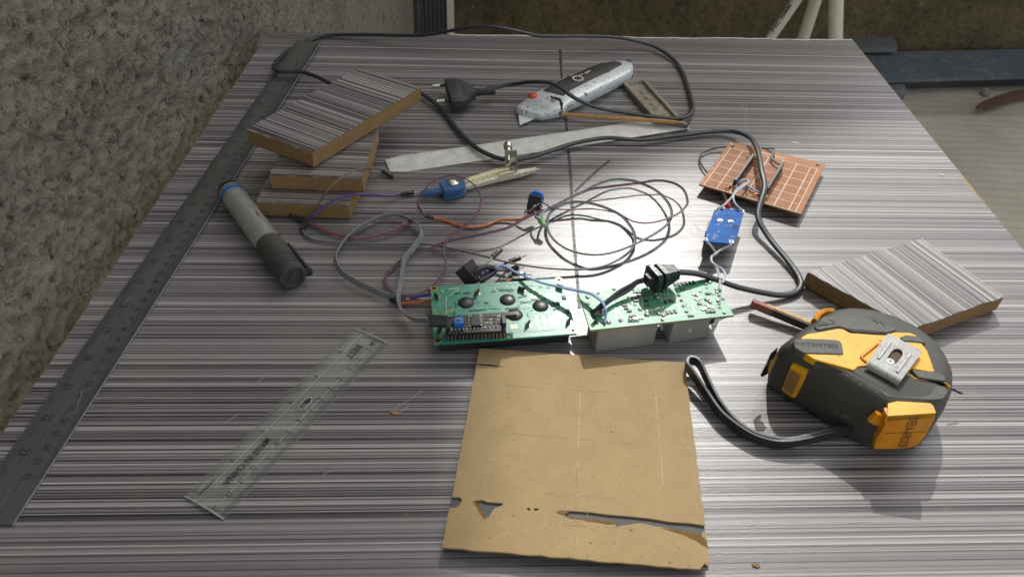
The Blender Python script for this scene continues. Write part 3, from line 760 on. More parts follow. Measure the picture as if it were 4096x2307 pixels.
# strain relief
q0, q1 = CS(1120, 300, .034), CS(1465, 200, .034); sx_ = (q1-q0).normalized(); sy_ = V((0, 0, 1)).cross(sx_).normalized(); sz_ = sx_.cross(sy_)
mb = MB()
def oct_(c, w, h): return [c+sy_*(w*a)+sz_*(h*b) for a, b in ((-1, -.7), (-.7, -1), (.7, -1), (1, -.7), (1, .7), (.7, 1), (-.7, 1), (-1, .7))]
Ls = (q1-q0).length
mb.loft([oct_(q0-sx_*.004, .004, .004), oct_(q0, .0045, .0045), oct_(q0+sx_*.0002, .0088, .0080), oct_(q0+sx_*.0035, .0092, .0082), oct_(q0+sx_*.0040, .0060, .0058), oct_(q0+sx_*.0065, .0060, .0058), oct_(q0+sx_*.0068, .0084, .0074), oct_(q0+sx_*.0095, .0084, .0074)])
for i in range(6):
    stp = (Ls-.0095)/6; t = .0095+i*stp; k = 1-.06*i
    mb.loft([oct_(q0+sx_*t, .0040, .0038), oct_(q0+sx_*(t+stp*.42), .0048, .0044), oct_(q0+sx_*(t+stp*.44), .0074*k, .0062*k), oct_(q0+sx_*(t+stp*.98), .0074*k, .0062*k)])
obj('strain_relief', mb, CORDM, cord)
for pts in ([(1090, 280, .033), (1000, 305, .032), (930, 325, .031), (850, 375, .030), (720, 445, .029), (600, 530, .028), (500, 610, .028), (420, 660, .028), (350, 725, .026), (305, 745, .0235)],
            [(1090, 300, .033), (1000, 330, .031), (920, 355, .030), (870, 405, .029), (780, 470, .028), (640, 545, .027), (540, 605, .027), (450, 680, .027), (400, 745, .026), (345, 800, .027), (330, 850, .025)]):
    obj('lead', MB().sweep(path(CS, pts), circ(.00135, 8)), CORDM, cord)

# ================================================================== UTILITY KNIFE
kz = .0158
KF = lambda x: .60+.40*max(0, min(1, (x-890)/420))
K = lambda x, y, dz=0.0: CK(x, y, kz*KF(x)+dz)
ka, kb_ = CK(930, 800, .008), CK(1880, 450, .012); kax = (kb_-ka).to_2d().normalized(); kln = (kb_-ka).to_2d().length
def KW(p, z): return [V((q.x, q.y, z*(.60+.40*max(0, min(1, (q.to_2d()-ka.to_2d()).dot(kax)/(kln*.40)))))) for q in p]
top = [(888, 800), (945, 752), (1000, 706), (1130, 645), (1300, 553), (1500, 468), (1620, 430), (1700, 415), (1830, 405), (1893, 428), (1903, 468), (1880, 505), (1700, 600), (1500, 695), (1340, 760), (1290, 800), (1240, 818), (1180, 835), (1105, 852), (905, 828)]
tp = rnd(ccw([K(x, y) for x, y in top]), .002, 2)
kn = thing('utility_knife', 'worn silver utility knife with grey grip, red button and exposed blade', 'knife', V((.05, .73, 0)))
W_ = lambda p, z: [V((q.x, q.y, z)) for q in p]
mb = MB().loft([KW(inset(tp, .0030), .0010), KW(inset(tp, .0008), .0035), KW(inset(tp, -.0004), .0085), KW(inset(tp, .0003), .0130), KW(inset(tp, .0014), .0150), KW(inset(tp, .0032), kz)])
obj('body', mb, KNIFE, kn)
g_ = rnd(ccw([K(x, y, .0004) for x, y in [(1118, 668), (1260, 592), (1500, 482), (1610, 440), (1720, 424), (1785, 428), (1800, 446), (1700, 500), (1500, 592), (1400, 640), (1335, 670), (1300, 700)]]), .0012, 2)
gp = obj('grip_pad', MB().loft([KW(g_, kz-.0006), KW(g_, kz+.0006), KW(inset(g_, .0006), kz+.0010)]), M('knife_grip_rubber', s(56, 54, 50), .6, 0, .15, 300), kn)
mb = MB()
sc_ = K(1420, 569, .0010)
for i in range(70):
    x = random.uniform(1160, 1760); yc = 640-(x-1200)*.40; y = yc+random.uniform(-42, 32)
    p = K(x, y, .0009)
    if (p-sc_).length > .009: mb.dome(p, .0007, .0005, 6, 2)
obj('grip_dimple', mb, M('dimple_rubber', s(76, 74, 70), .55), gp)
obj('washer', MB().ring(sc_-V((0, 0, .0008)), .0046, .0064, .0014, 22), M('bright_washer', s(220, 220, 212), .35, .3), kn)
sw = obj('screw', MB().disc(sc_-V((0, 0, .001)), .0046, .0009, 18), RUST, kn)
mb = MB(); mb.box(sc_, (.003, 0, 0), (0, .0005, 0), (0, 0, .0002)); mb.box(sc_, (.0005, 0, 0), (0, .003, 0), (0, 0, .00018)); obj('screw_slot', mb, HOLE, sw)
obj('release_button', MB().lathe(K(1033, 724, -.0008), (0, 0, 1), [(0, .0048), (.0020, .0048), (.0030, .0036), (.0033, .0018)], 20), REDP, kn)
nf = [CK(912, 806, .0085), CK(1128, 846, .0085), CK(1122, 880, .0040), CK(918, 846, .0040)]
obj('nose_insert', MB().loft([[q+V((.0005, .004, 0)) for q in nf], [q+V((0, -.0008, 0)) for q in nf]]), RUB, kn)
sl4 = [(1180, 708), (1268, 722), (1296, 760), (1290, 800), (1278, 800), (1262, 742), (1190, 724)]
sp_ = ccw([K(x, y, .0002) for x, y in sl4]); obj('slider_slot', MB().loft([KW(sp_, kz-.002), KW(sp_, kz+.0004)]), HOLE, kn)
bl = [CK(906, 850, .0038), CK(922, 966, .0030), CK(1098, 892, .0034), CK(1110, 820, .0044), CK(930, 790, .0044)]
obj('blade', MB().slab(bl, .0007), BLADE, kn)
c0 = CK(1508, 712, .0068); c1 = CK(1884, 530, .0078); kd = (c1-c0).normalized(); ks = V((kd.y, -kd.x, 0)).normalized()
obj('side_cover', MB().bar(c0+ks*.0002, c1+ks*.0002, .0024, .0085, .0006), BLK, kn)
obj('hang_hole', MB().lathe(K(1858, 417, -.0006), (0, 0, 1), [(0, .0032), (.0009, .0032), (.0010, .0024)], 16), RUB, kn)

# ================================================================== METAL TRAY, ROD, SHORT RULER
tr = [(318, 250), (520, 150), (850, 190), (1480, 900), (1790, 1220), (1050, 1085), (950, 985)]
o_ = ccw([CQ(318, 250, .007), CQ(840, 185, .007), CQ(1800, 1225, .007), CQ(1060, 1090, .007)])
ty = thing('metal_tray', 'small tarnished metal cover with embossed marks under the black cord', 'cover', sum(o_, V())/4-V((0, 0, .007)))
i_ = inset(o_, .0042)
mb = MB().loft([W_(o_, .0003), W_(inset(o_, -.0002), .0062), W_(inset(o_, .0006), .0070), W_(i_, .0070), W_(inset(i_, .0012), .0038)]); obj('shell', mb, TRAYM, ty)
mb = MB(); zt_ = .0040
mb.text('9 & 7', CQ(690, 490, zt_), CQ(930, 810, zt_), .0050); mb.text('UVLSZNWW', CQ(790, 400, zt_), CQ(1090, 690, zt_), .0032)
hx = [CQ(960, 740, zt_), CQ(1010, 810, zt_), CQ(1090, 825, zt_), CQ(1175, 760, zt_), CQ(1160, 730, zt_)]
for i in range(4): mb.quad(hx[i], hx[i+1], .0005)
obj('embossed_marks', mb, M('mark_shadowed_alloy', s(92, 86, 74), .5, .5), ty)
ra, rb = CK(1250, 874, .0042), CK(2330, 948, .0085)
mb = MB().lathe(ra, rb-ra, [(0, .0012), (.0008, .0021), ((rb-ra).length*.6, .0022), ((rb-ra).length-.012, .0020), ((rb-ra).length, .0006)], 12)
obj('bamboo_stick', mb, WOOD, label='thin pale bamboo stick between the knife and the short steel ruler', cat='stick')
a, b = F1(1573, 694, .0012), F1(2757, 514, .0024); d = (b-a).normalized(); nrm = V((-d.y, d.x, 0)); Lr2 = (b-a).length; wdt = .0285
rs = thing('short_steel_ruler', 'shiny short steel ruler lying under the black cord', 'ruler', V(((a.x+b.x)/2, (a.y+b.y)/2, 0)))
def SR(t, w, z=0): 
    p = a+d*t+nrm*w; return V((p.x, p.y, .0012+.0012*max(0, (t/Lr2-.45)/.55)**1.5+.0030*math.sin(math.pi*min(1, t/Lr2))**2*0+z))
N_t = 24; mb = MB(); rg = []
for i in range(N_t+1):
    t = Lr2*i/N_t; lo, hi = (0, wdt)
    if i == 0: lo, hi = .004, wdt-.003; t = -.0022
    rg.append([SR(t, lo, -.0009), SR(t, lo), SR(t, hi), SR(t, hi, -.0009)])
mb.loft(rg); obj('blade', mb, STEELB, rs)
tk = MB()
for k in range(0, 301, 2):
    t = Lr2*k/305+.001; tk.quad(SR(t, wdt-.0002, .0001), SR(t, wdt-(.0050 if k % 10 == 0 else .003), .0001), .0002)
obj('graduations', tk, M('worn_engraving', s(128, 126, 118), .5, .5), rs)

# ================================================================== DRAWING COMPASS
cz = .0115
cm_ = thing('drawing_compass', 'brass drawing compass with blue plastic head and clamp lying behind the wires', 'compass', CW(1000, 330))
hd = rnd(ccw([CW(x, y, cz) for x, y in [(822, 252), (870, 222), (930, 208), (1010, 203), (1090, 208), (1150, 226), (1172, 243), (1165, 292), (1120, 322), (1060, 345), (960, 358), (885, 362)]]), .0012, 2)
mb = MB().loft([W_(inset(hd, .0014), .0006), W_(hd, .0020), W_(hd, .0048), W_(inset(hd, .0011), .0052), W_(inset(hd, .0011), .0066), W_(hd, .0070), W_(hd, .0104), W_(inset(hd, .0010), cz)]); obj('head', mb, BLUEP, cm_)
h0, h1 = CW(840, 365, .0068), CW(582, 410, .0050); hx = (h1-h0); Lh = hx.length
obj('handle', MB().lathe(h0-hx.normalized()*.006, hx, [(0, .0036), (.006, .0034), (Lh*.35+.006, .0030), (Lh*.38+.006, .0036), (Lh*.42+.006, .0036), (Lh*.45+.006, .0030), (Lh*.50+.006, .0036), (Lh*.55+.006, .0032), (Lh*.8+.006, .0034), (Lh*.95+.006, .0026), (Lh+.006, .0008)], 16), BLUEP, cm_)
nc = CW(1004, 264, cz); mb = MB().lathe(nc-V((0, 0, .0004)), (0, 0, 1), [(0, .0052), (.0014, .0052), (.0017, .0047)], 6); nt = obj('hex_nut', mb, NICK, cm_)
obj('stud', MB().lathe(nc+V((0, 0, .0008)), (0, 0, 1), [(0, .0030), (.0012, .0030), (.0017, .0020)], 16), GOLD, nt)
def leg(p, w0, w1, h, mat, nm='leg'):
    pts = [CW(*q) for q in p]
    return obj(nm, MB().sweep(cr(pts, 4), [(-1, -.7), (-.7, -1), (.7, -1), (1, -.7), (1, .7), (.6, 1), (-.6, 1), (-1, .7)], scale=[w0+(w1-w0)*i/((len(pts)-1)*4) for i in range((len(pts)-1)*4+1)]), mat, cm_)
leg([(1150, 250, .0085), (1300, 200, .0085), (1500, 140, .0085), (1660, 102, .0085), (1730, 105, .0085)], .0021, .0028, .003, GOLD)
leg([(1130, 320, .0045), (1300, 282, .0045), (1500, 228, .0045), (1700, 180, .0045), (1840, 148, .0045)], .0021, .0030, .003, GOLDD)
leg([(1600, 165, .0095), (1680, 140, .0098), (1790, 126, .0095)], .0014, .0012, .002, GOLD, 'hinge_plate')
leg([(1842, 147, .0045), (1960, 118, .0045), (2075, 88, .0045)], .0031, .0017, .003, GOLDD, 'needle_holder')
n0, n1 = CW(2078, 90, .0045), CW(2140, 73, .0030); obj('needle', MB().cyl(n0-(n1-n0)*.3, n1, .0009, 10, .0001), NICK, cm_)
# pencil clamp standing up from the leg
kb = CX(1030, 700, .008); kx = V((1, .12, 0)).normalized(); ky = V((-kx.y, kx.x, 0))
cl = MB(); cc_ = kb+V((0, 0, .008))
for t in (-.0046, .0052): cl.box(cc_+kx*t+ky*.002, kx*.0007, ky*.0055, V((0, 0, .008)), .0005)
cl.box(cc_+kx*.0003+ky*.0072, kx*.005, ky*.0007, V((0, 0, .0075)), .0004); cl.box(cc_+kx*.0003+V((0, 0, -.0075))-ky*.001, kx*.005, ky*.004, V((0, 0, .0007)), .0003)
cj = obj('pencil_clamp', cl, NICK, cm_)
s0 = cc_+ky*.008+V((0, 0, .003))-kx*.0015
obj('thumbscrew', MB().lathe(s0, ky+V((0, 0, .35)), [(-.008, .0016), (.002, .0016), (.002, .0026), (.0065, .0026), (.007, .0040), (.0105, .0042), (.0125, .0034), (.0130, .0015)], 18), NICK, cj)
obj('inner_jaw', MB().bar(cc_-kx*.0028+V((0, 0, -.004)), cc_+kx*.0030+V((0, 0, .004)), .002, .002, .0003), GOLDD, cj)

# ================================================================== JUMPER WIRES
def plug(root, p0, p1, pinlen=.006, w=.0026, mat=None, pin=True):
    p0, p1 = V(p0), V(p1); dd_ = (p1-p0).normalized()
    h = obj('plug_housing', MB().bar(p0, p1, w, w, .0003), mat or BLK, root)
    if pin: obj('pin', MB().cyl(p1-dd_*.001, p1+dd_*pinlen, .0004, 8), PIN, h)
    u = V((0, 0, 1)); m_ = p0.lerp(p1, .72)+u*(w/2)
    obj('latch_window', MB().box(m_, dd_*.0012, dd_.cross(u).normalized()*.0006, u*.0002), PIN, h)
def wires(name, label, cat, paths, group=None):
    allp = [(path(F, pts, z), mat, r, off) for F, pts, z, mat, r, off in paths]
    q = allp[0][0][0]; root = thing(name, label, cat, (q.x, q.y, 0), group)
    for P, mat, r, off in allp: obj('strand', MB().sweep(P, circ(r, 7, 1, off)), mat, root)
    return root
JG = 'jumper wires on the table'
w = wires('jumper_wire', 'brown jumper wire arching over the offcuts to the end of the short steel ruler', 'wire',
      [(F1, [(1530, 683, .003), (1508, 673, .010), (1478, 671, .024), (1445, 675, .036), (1400, 691, .043), (1358, 716, .044), (1317, 753, .041), (1288, 795, .033), (1263, 832, .021), (1238, 864, .008), (1226, 886, .003)], .002, WBRN, .0008, (0, 0))], JG)
plug(w, CW(92, 112, .003), CW(235, 188, .002))
w = wires('jumper_wire', 'purple jumper wire running from the taped joint towards the blue compass head', 'wire',
      [(F1, [(1231, 884, .004), (1254, 864, .010), (1296, 826, .014), (1337, 802, .018), (1399, 780, .020), (1461, 777, .018), (1530, 783, .010), (1565, 785, .004), (1602, 779, .003)], .003, WPUR, .0009, (0, 0))], JG)
plug(w, CW(330, 416, .003), CW(500, 388, .003))
w = wires('jumper_wire', 'brown and maroon jumper pair with a bare pin in front of the offcut stack', 'wire',
      [(F1, [(1210, 888, .003), (1255, 898, .003), (1317, 927, .003), (1379, 945, .003), (1441, 953, .003), (1503, 943, .004), (1565, 922, .005), (1612, 898, .006), (1632, 886, .005), (1648, 880, .003)], .003, WBRN, .0008, (-.0007, 0)),
       (F1, [(1210, 888, .003), (1255, 898, .003), (1317, 927, .003), (1379, 945, .003), (1441, 953, .003), (1503, 943, .004), (1565, 922, .005), (1612, 898, .006), (1632, 886, .005), (1648, 880, .003)], .003, WMAR, .0007, (.0007, -.0003))], JG)
plug(w, CM(990, 690, .003), CM(872, 628, .004), .005)
jt = MB().sweep([CM(1028, 690, .003), CM(1005, 730, .0028), CM(985, 768, .0022)], [(-.0022, -.0014), (.0022, -.0014), (.002, .0014), (-.002, .0014)]); obj('tape_wrap', jt, BLK, w)
# long twin loops
T1 = [(510, 480, .012), (600, 532, .009), (700, 562, .007), (850, 568, .006), (1000, 560, .006), (1150, 562, .007), (1300, 588, .006), (1400, 608, .006), (1500, 655, .006), (1600, 708, .007), (1700, 730, .009), (1800, 730, .010), (1900, 714, .011), (2050, 668, .012), (2180, 598, .013), (2260, 510, .013), (2262, 430, .012), (2220, 330, .011), (2120, 258, .010), (1980, 222, .009), (1850, 222, .009), (1700, 245, .008), (1500, 270, .008), (1300, 295, .008), (1100, 322, .008), (950, 380, .008), (800, 450, .008), (680, 512, .008), (560, 570, .009), (450, 605, .010), (350, 652, .010), (200, 730, .010), (60, 800, .010)]
T1b = [(1400, 918, .010), (1200, 962, .009), (1000, 1000, .008), (850, 1048, .007), (700, 1110, .006), (540, 1170, .005), (380, 1232, .004), (270, 1315, .003), (195, 1400, .003)]
T1c = [(270, 80, .003), (250, 200, .003), (258, 320, .003), (310, 420, .003), (400, 520, .004), (520, 590, .006), (640, 618, .007), (800, 618, .008), (1000, 580, .009), (1200, 505, .009), (1345, 435, .009), (1450, 395, .006)]
full = [(2000+x*.3309, 650+y*.3309, z) for x, y, z in T1]+[(1500+x*.3106, 650+y*.3106, z) for x, y, z in T1b]+[(1500+x*.1654, 1080+y*.1654, z) for x, y, z in T1c]
wires('twin_wire', 'maroon and grey twin wire looping from the blue button round to the display board', 'wire',
      [(F1, full, .006, WMAR, .00055, (.0005, .0003)), (F1, full, .006, WDARK, .00062, (-.0005, -.0003))])
T2 = [(645, 690, .006), (598, 632, .009), (558, 555, .011), (562, 480, .013), (620, 380, .018), (700, 282, .022), (800, 212, .024), (900, 178, .024), (1000, 170, .024), (1100, 186, .023), (1200, 232, .022), (1290, 302, .020), (1350, 400, .018), (1370, 480, .017), (1350, 580, .016), (1300, 680, .015), (1220, 770, .014), (1120, 842, .013), (1000, 940, .012), (920, 1032, .011), (882, 1120, .010), (890, 1200, .009), (915, 1280, .008), (908, 1350, .007), (880, 1430, .006)]
full = [(1500+x*.3106, 650+y*.3106, z) for x, y, z in T2]+[(1680+x*.2895, 980+y*.2895, z) for x, y, z in [(265, 460, .006), (195, 555, .006), (120, 630, .006), (190, 690, .004)]]
w = wires('twin_wire', 'maroon and grey twin wire in a tall loop round the compass head', 'wire',
      [(F1, full, .006, WMAR, .00055, (.0004, .0004)), (F1, full, .006, WDARK, .00055, (-.0004, -.0005))])
obj('heat_shrink', MB().sweep(path(CW, [(640, 685, .005), (690, 698, .004), (755, 712, .003)]), circ(.0016, 8)), BLK, w)
w = wires('jumper_wire', 'orange jumper wire dipping from the compass loop to the blue button', 'wire',
      [(CW, [(750, 711, .003), (850, 726, .002), (950, 762, .0015), (1050, 802, .0015), (1200, 836, .0015), (1350, 830, .0015), (1450, 802, .0015), (1550, 762, .0015), (1650, 737, .002), (1800, 738, .003), (1900, 722, .006), (1985, 662, .010)], .003, WORA, .0011, (0, 0))], JG)
plug(w, CU(340, 690, .010), CU(500, 530, .013), .003, .0030)
T3 = [(0, 1050, .002), (300, 1050, .002), (600, 1048, .003), (750, 1065, .004), (900, 1090, .005), (1100, 1130, .006), (1300, 1180, .007), (1500, 1230, .008)]
T3b = [(100, 1207, .008), (220, 1228, .008), (400, 1257, .007), (550, 1275, .006), (700, 1286, .005), (900, 1292, .004), (1100, 1282, .004), (1250, 1252, .004), (1400, 1190, .004), (1530, 1110, .004), (1600, 1030, .004), (1632, 950, .004), (1620, 850, .004), (1570, 760, .005), (1480, 655, .006), (1350, 580, .007), (1200, 522, .008), (1050, 487, .008), (900, 477, .008), (780, 502, .008), (680, 552, .008), (610, 605, .006), (575, 690, .005), (573, 780, .005), (605, 870, .005), (680, 960, .005), (800, 1040, .006), (950, 1092, .007), (1100, 1113, .008), (1250, 1108, .008), (1400, 1075, .008), (1600, 1000, .009), (1800, 900, .010), (1950, 808, .010), (2040, 720, .010), (2075, 620, .009), (2050, 520, .008), (1980, 422, .007), (1900, 350, .006), (1800, 292, .005), (1700, 252, .005), (1600, 222, .005), (1450, 206, .006), (1300, 222, .007), (1150, 280, .008), (1050, 332, .008), (900, 402, .008), (740, 486, .008), (600, 560, .008), (520, 600, .009)]
pre = [(1209, 912, .002), (1218, 935, .002), (1262, 960, .002), (1350, 970, .002), (1430, 975, .002)]
full = pre+[(1500+x*.3106, 650+y*.3106, z) for x, y, z in T3]+[(2000+x*.3309, 650+y*.3309, z) for x, y, z in T3b]
wires('twin_wire', 'dark grey twin wire coiled in two wide loops in the glare', 'wire',
      [(F1, full, .004, WDARK, .00068, (.0006, .0003)), (F1, full, .004, WGREY, .00062, (-.0006, -.0002))])
w = wires('jumper_wire', 'short grey wire end hanging left of the tall maroon loop', 'wire',
      [(CW, [(553, 560, .009), (540, 640, .006), (520, 690, .004), (495, 730, .003)], .003, WGREY, .0007, (0, 0))], JG)
obj('tip', MB().bar(CW(500, 722, .003), CW(455, 752, .002), .002, .002), BLK, w)
# grey four-core ribbon
T4 = [(1660, 1206, .003), (1620, 1203, .003), (1582, 1195, .003)]+[(800+x*.4134, 600+y*.4134, .003) for x, y in [(1800, 1425), (1650, 1362), (1500, 1288), (1400, 1228), (1335, 1150), (1312, 1050), (1352, 960), (1425, 860), (1550, 762), (1700, 682), (1800, 652)]]
T4 += [(1500+x*.3106, 650+y*.3106, .004) for x, y in [(120, 705), (220, 690), (340, 708), (450, 752), (540, 812), (590, 880), (600, 948), (570, 1020), (500, 1118), (430, 1200), (372, 1285), (358, 1390)]]
T4 += [(1500+x*.1654, 1080+y*.1654, z) for x, y, z in [(655, 120, .006), (640, 250, .008), (605, 420, .010), (580, 560, .011), (565, 690, .010), (580, 830, .008), (620, 960, .006), (700, 1080, .005), (820, 1180, .006), (960, 1245, .010), (1120, 1270, .015), (1300, 1255, .020)]]
PR4 = path(F1, T4, .003, 6)
rbn = thing('ribbon_cable', 'flat grey four-core ribbon cable curling left of the display board', 'cable', F1(1500, 950))
for k in range(4):
    o = (k-1.5)*.00125; obj('core_wire', MB().sweep(PR4, circ(.00072, 6, 1, (o*.45, .0018+o*.9))), WGREY, rbn)
# bundle at the left of the display
bd = thing('jumper_bundle', 'purple, white and orange wire ends bundled in black sleeves left of the display board', 'wires', CN(800, 700))
for pts, mt, r_ in (([(860, 690, .006), (1000, 660, .006), (1150, 620, .006), (1400, 570, .006)], WPUR, .0012), ([(750, 690, .006), (900, 690, .005), (1400, 690, .005)], WWHT, .0009), ([(1100, 670, .005), (1250, 630, .005), (1400, 625, .005)], WWHT, .0007), ([(620, 800, .003), (800, 790, .003), (1000, 780, .003), (1200, 750, .003), (1400, 725, .003)], WORA, .0013), ([(600, 690, .003), (900, 735, .003), (1400, 710, .003)], WDARK, .0010)):
    obj('strand', MB().sweep(path(CN, pts), circ(r_, 8)), mt, bd)
for a_2, b_2 in (((365, 700), (640, 800)), ((380, 670), (620, 745)), ((430, 690), (750, 690))):
    obj('plug_housing', MB().bar(CN(*a_2, .003), CN(*b_2, .003), .0030, .0030, .0004), BLK, bd)

# ================================================================== BLUE BUTTON AND GREEN LED
btn = thing('push_button', 'small black push button with bright blue cap lying on its side', 'button', CU(430, 480))
fc = [CU(348, 312, .0115), CU(604, 358, .0115), CU(562, 578, .0030), CU(284, 540, .0030)]
fx = (fc[1]-fc[0]).normalized(); fy = (fc[0]-fc[3]); fy = (fy-fx*fy.dot(fx)).normalized(); fn = fx.cross(fy)   # towards the camera
fcn = sum(fc, V())/4; hwb = ((fc[1]-fc[0]).length+(fc[2]-fc[3]).length)/4; hhb = .0058
bc = V((fcn.x, fcn.y, .0068)); 
mb = MB().box(bc-fn*.0022, fx*hwb, fy*hhb, fn*.0022, .0004); obj('housing', mb, BLK, btn)
mb = MB().lathe(bc-fn*.0042+fy*.0030, -fn, [(0, .0060), (.001, .0066), (.0060, .0066), (.0072, .0056)], 22); obj('cap', mb, BLUEC, btn)
for q, dq in (((318, 398), -1), ((288, 505), -1), ((612, 430), 1), ((580, 560), 1)):
    p = onplane(2050+q[0]*.1929, 720+q[1]*.1929, bc, fn); obj('terminal', MB().bar(p-fn*.001, p+fn*.0024+fy*.0008, .0009, .0006), PIN, btn)
led = thing('green_led', 'green light bulb on two stiff leads in front of the blue button', 'led', CU(620, 900))
l0, l1 = CU(585, 815, .0125), CU(640, 925, .0105); la = (l1-l0).normalized()
obj('lens', MB().lathe(l0, la, [(0, .0029), (.0012, .0029), (.0012, .0025), (.0055, .0025), (.0068, .0021), (.0076, .0013), (.0080, .0003)], 16), LEDG, led)
obj('lead', MB().sweep(path(CU, [(605, 780, .0125), (612, 720, .012), (640, 660, .011), (700, 615, .009), (760, 575, .008)]), circ(.0010, 8)), WGREY, led)
obj('lead', MB().sweep(path(CU, [(560, 825, .0125), (500, 770, .012), (465, 720, .012), (450, 660, .011), (440, 620, .010)]), circ(.0008, 8)), WDARK, led)
obj('resistor', MB().lathe(CU(475, 760, .012), CU(545, 815, .0125)-CU(475, 760, .012), [(0, .0005), (.0002, .0011), (.0012, .0012), (.0016, .0009), (.0034, .0009), (.0038, .0012), (.0046, .0011), (.0048, .0005)], 12), BLUEP, led)

# ================================================================== BLACK CONNECTOR AND LOOSE PLUGS
rk = thing('rocker_switch', 'black boxy switch with wired terminals behind the display board', 'switch', CJ(550, 850))
fp = [CJ(490, 685, .016), CJ(650, 525, .020), CJ(735, 560, .020), CJ(860, 745, .018), CJ(990, 890, .014), CJ(850, 1100, .008)]
a0 = CJ(495, 690, .0175); a1 = CJ(840, 1090, .0085); b0 = CJ(690, 530, .0185)
xx = (a1-a0); yy = (b0-a0); Lx = xx.length; xx.normalize(); yy = yy-xx*yy.dot(xx); Wy = yy.length*1.15; yy.normalize(); zz_ = xx.cross(yy).normalized(); zz_ = -zz_ if zz_.y > 0 else zz_
cen = a0+xx*(Lx/2)+yy*(Wy/2)
dn = V((-.55, -.35, -.3))
back = CJ(210, 815, .012)-a0
back = back-xx*back.dot(xx)*.5; 
mb = MB(); f4 = [a0, a1, a1+yy*Wy*.75, a0+yy*Wy]
b4 = [p+back*.95 for p in f4]
for p in b4: p.z = max(.0006, p.z)
mb.loft([b4, f4]); 
body_s = obj('housing', mb, PLUGM, rk)
fl_ = [a0-xx*.0008, a1+xx*.0008, a1+xx*.0008+yy*Wy*.8, a0-xx*.0008+yy*(Wy*1.05)]
obj('flange', MB().loft([[p+back*.10 for p in fl_], [p+back*.02 for p in fl_]]), BLK, rk)
for q in ((720, 895), (875, 965), (875, 1095)):
    p = CJ(*q, .0145); obj('terminal', MB().blob(p, .0007, .0008), PIN, rk)
obj('sleeve', MB().sweep(path(CJ, [(740, 860, .015), (830, 790, .016), (930, 725, .016), (1050, 700, .015), (1180, 710, .014), (1250, 715, .013)]), circ(.0021, 8), scale=None), BLK, rk)
obj('sleeve', MB().sweep(path(CJ, [(890, 1060, .010), (1000, 1000, .010), (1120, 930, .010), (1230, 860, .010), (1290, 790, .010)]), circ(.0021, 8)), BLK, rk)
w = wires('jumper_wire', 'grey jumper plug with a bare pin standing behind the black switch', 'wire', [(CJ, [(990, 680, .012), (1050, 620, .011), (1130, 545, .010), (1230, 440, .009)], .01, WGREY, .0010, (0, 0))], JG)
plug(w, CJ(1225, 440, .009), CJ(1440, 240, .010), .006, .0034, RUB)
w = wires('jumper_wire', 'purple jumper wire with black plug behind the display board', 'wire', [(CJ, [(1000, 880, .011), (1120, 820, .011), (1240, 765, .010), (1420, 680, .008), (1560, 605, .006), (1660, 560, .005)], .01, WPUR, .0010, (0, 0))], JG)
plug(w, CJ(1650, 565, .005), CJ(1940, 455, .006), .006, .0030)
w = wires('jumper_wire', 'black jumper plug with a short pin beneath the pale blue wires', 'wire', [(CJ, [(1300, 770, .009), (1420, 780, .007), (1560, 775, .005), (1680, 760, .004)], .006, WDARK, .0009, (0, 0))], JG)
plug(w, CJ(1660, 800, .004), CJ(1880, 690, .005), .004, .0034)
w = wires('jumper_wire', 'orange jumper wire end in a black plug touching the top of the display board', 'wire', [(CJ, [(1560, 1080, .006), (1640, 1040, .005), (1740, 1010, .005)], .006, WORA, .0011, (0, 0))], JG)
plug(w, CJ(1730, 1010, .005), CJ(2080, 990, .005), .002, .0034, None, False)
w = wires('jumper_wire', 'white jumper end with bright pin crossing the dark grey loop', 'wire', [(CJ, [(1460, 1090, .006), (1560, 1000, .005), (1640, 900, .005), (1700, 830, .005)], .006, WDARK, .0009, (0, 0))], JG)
plug(w, CJ(1700, 830, .004), CJ(2075, 885, .004), .005, .0026)
T5 = [(1120, 720, .0135), (1320, 715, .0135), (1500, 715, .013), (1600, 735, .013), (1750, 800, .014), (1950, 890, .016), (2150, 970, .018), (2350, 1040, .019), (2570, 1120, .020)]
full = [(1780+x*.1553, 960+y*.1553, z) for x, y, z in T5]+[(2280+x*.2895, 1030+y*.2895, z) for x, y, z in [(0, 430, .024), (150, 458, .027), (280, 492, .029), (390, 555, .030), (455, 615, .030), (480, 700, .028), (492, 790, .026), (478, 905, .0235)]]
T5b = [(1325, 690, .014), (1430, 655, .0145), (1540, 675, .0145), (1680, 745, .0145), (1800, 825, .015), (1990, 910, .017), (2180, 985, .019), (2370, 1055, .020), (2580, 1125, .021)]
full2 = [(1780+x*.1553, 960+y*.1553, z) for x, y, z in T5b]+[(2280+x*.2895, 1030+y*.2895, z) for x, y, z in [(0, 440, .025), (150, 468, .028), (280, 500, .030), (380, 560, .031), (450, 625, .031), (488, 720, .029), (495, 800, .026), (482, 905, .0235)]]
wires('blue_wire_pair', 'pale blue wire pair from the black switch across the display to the power board', 'wires', [(F1, full, .02, WLBL, .0009, (0, 0)), (F1, full2, .02, WBLU, .0009, (0, 0))])

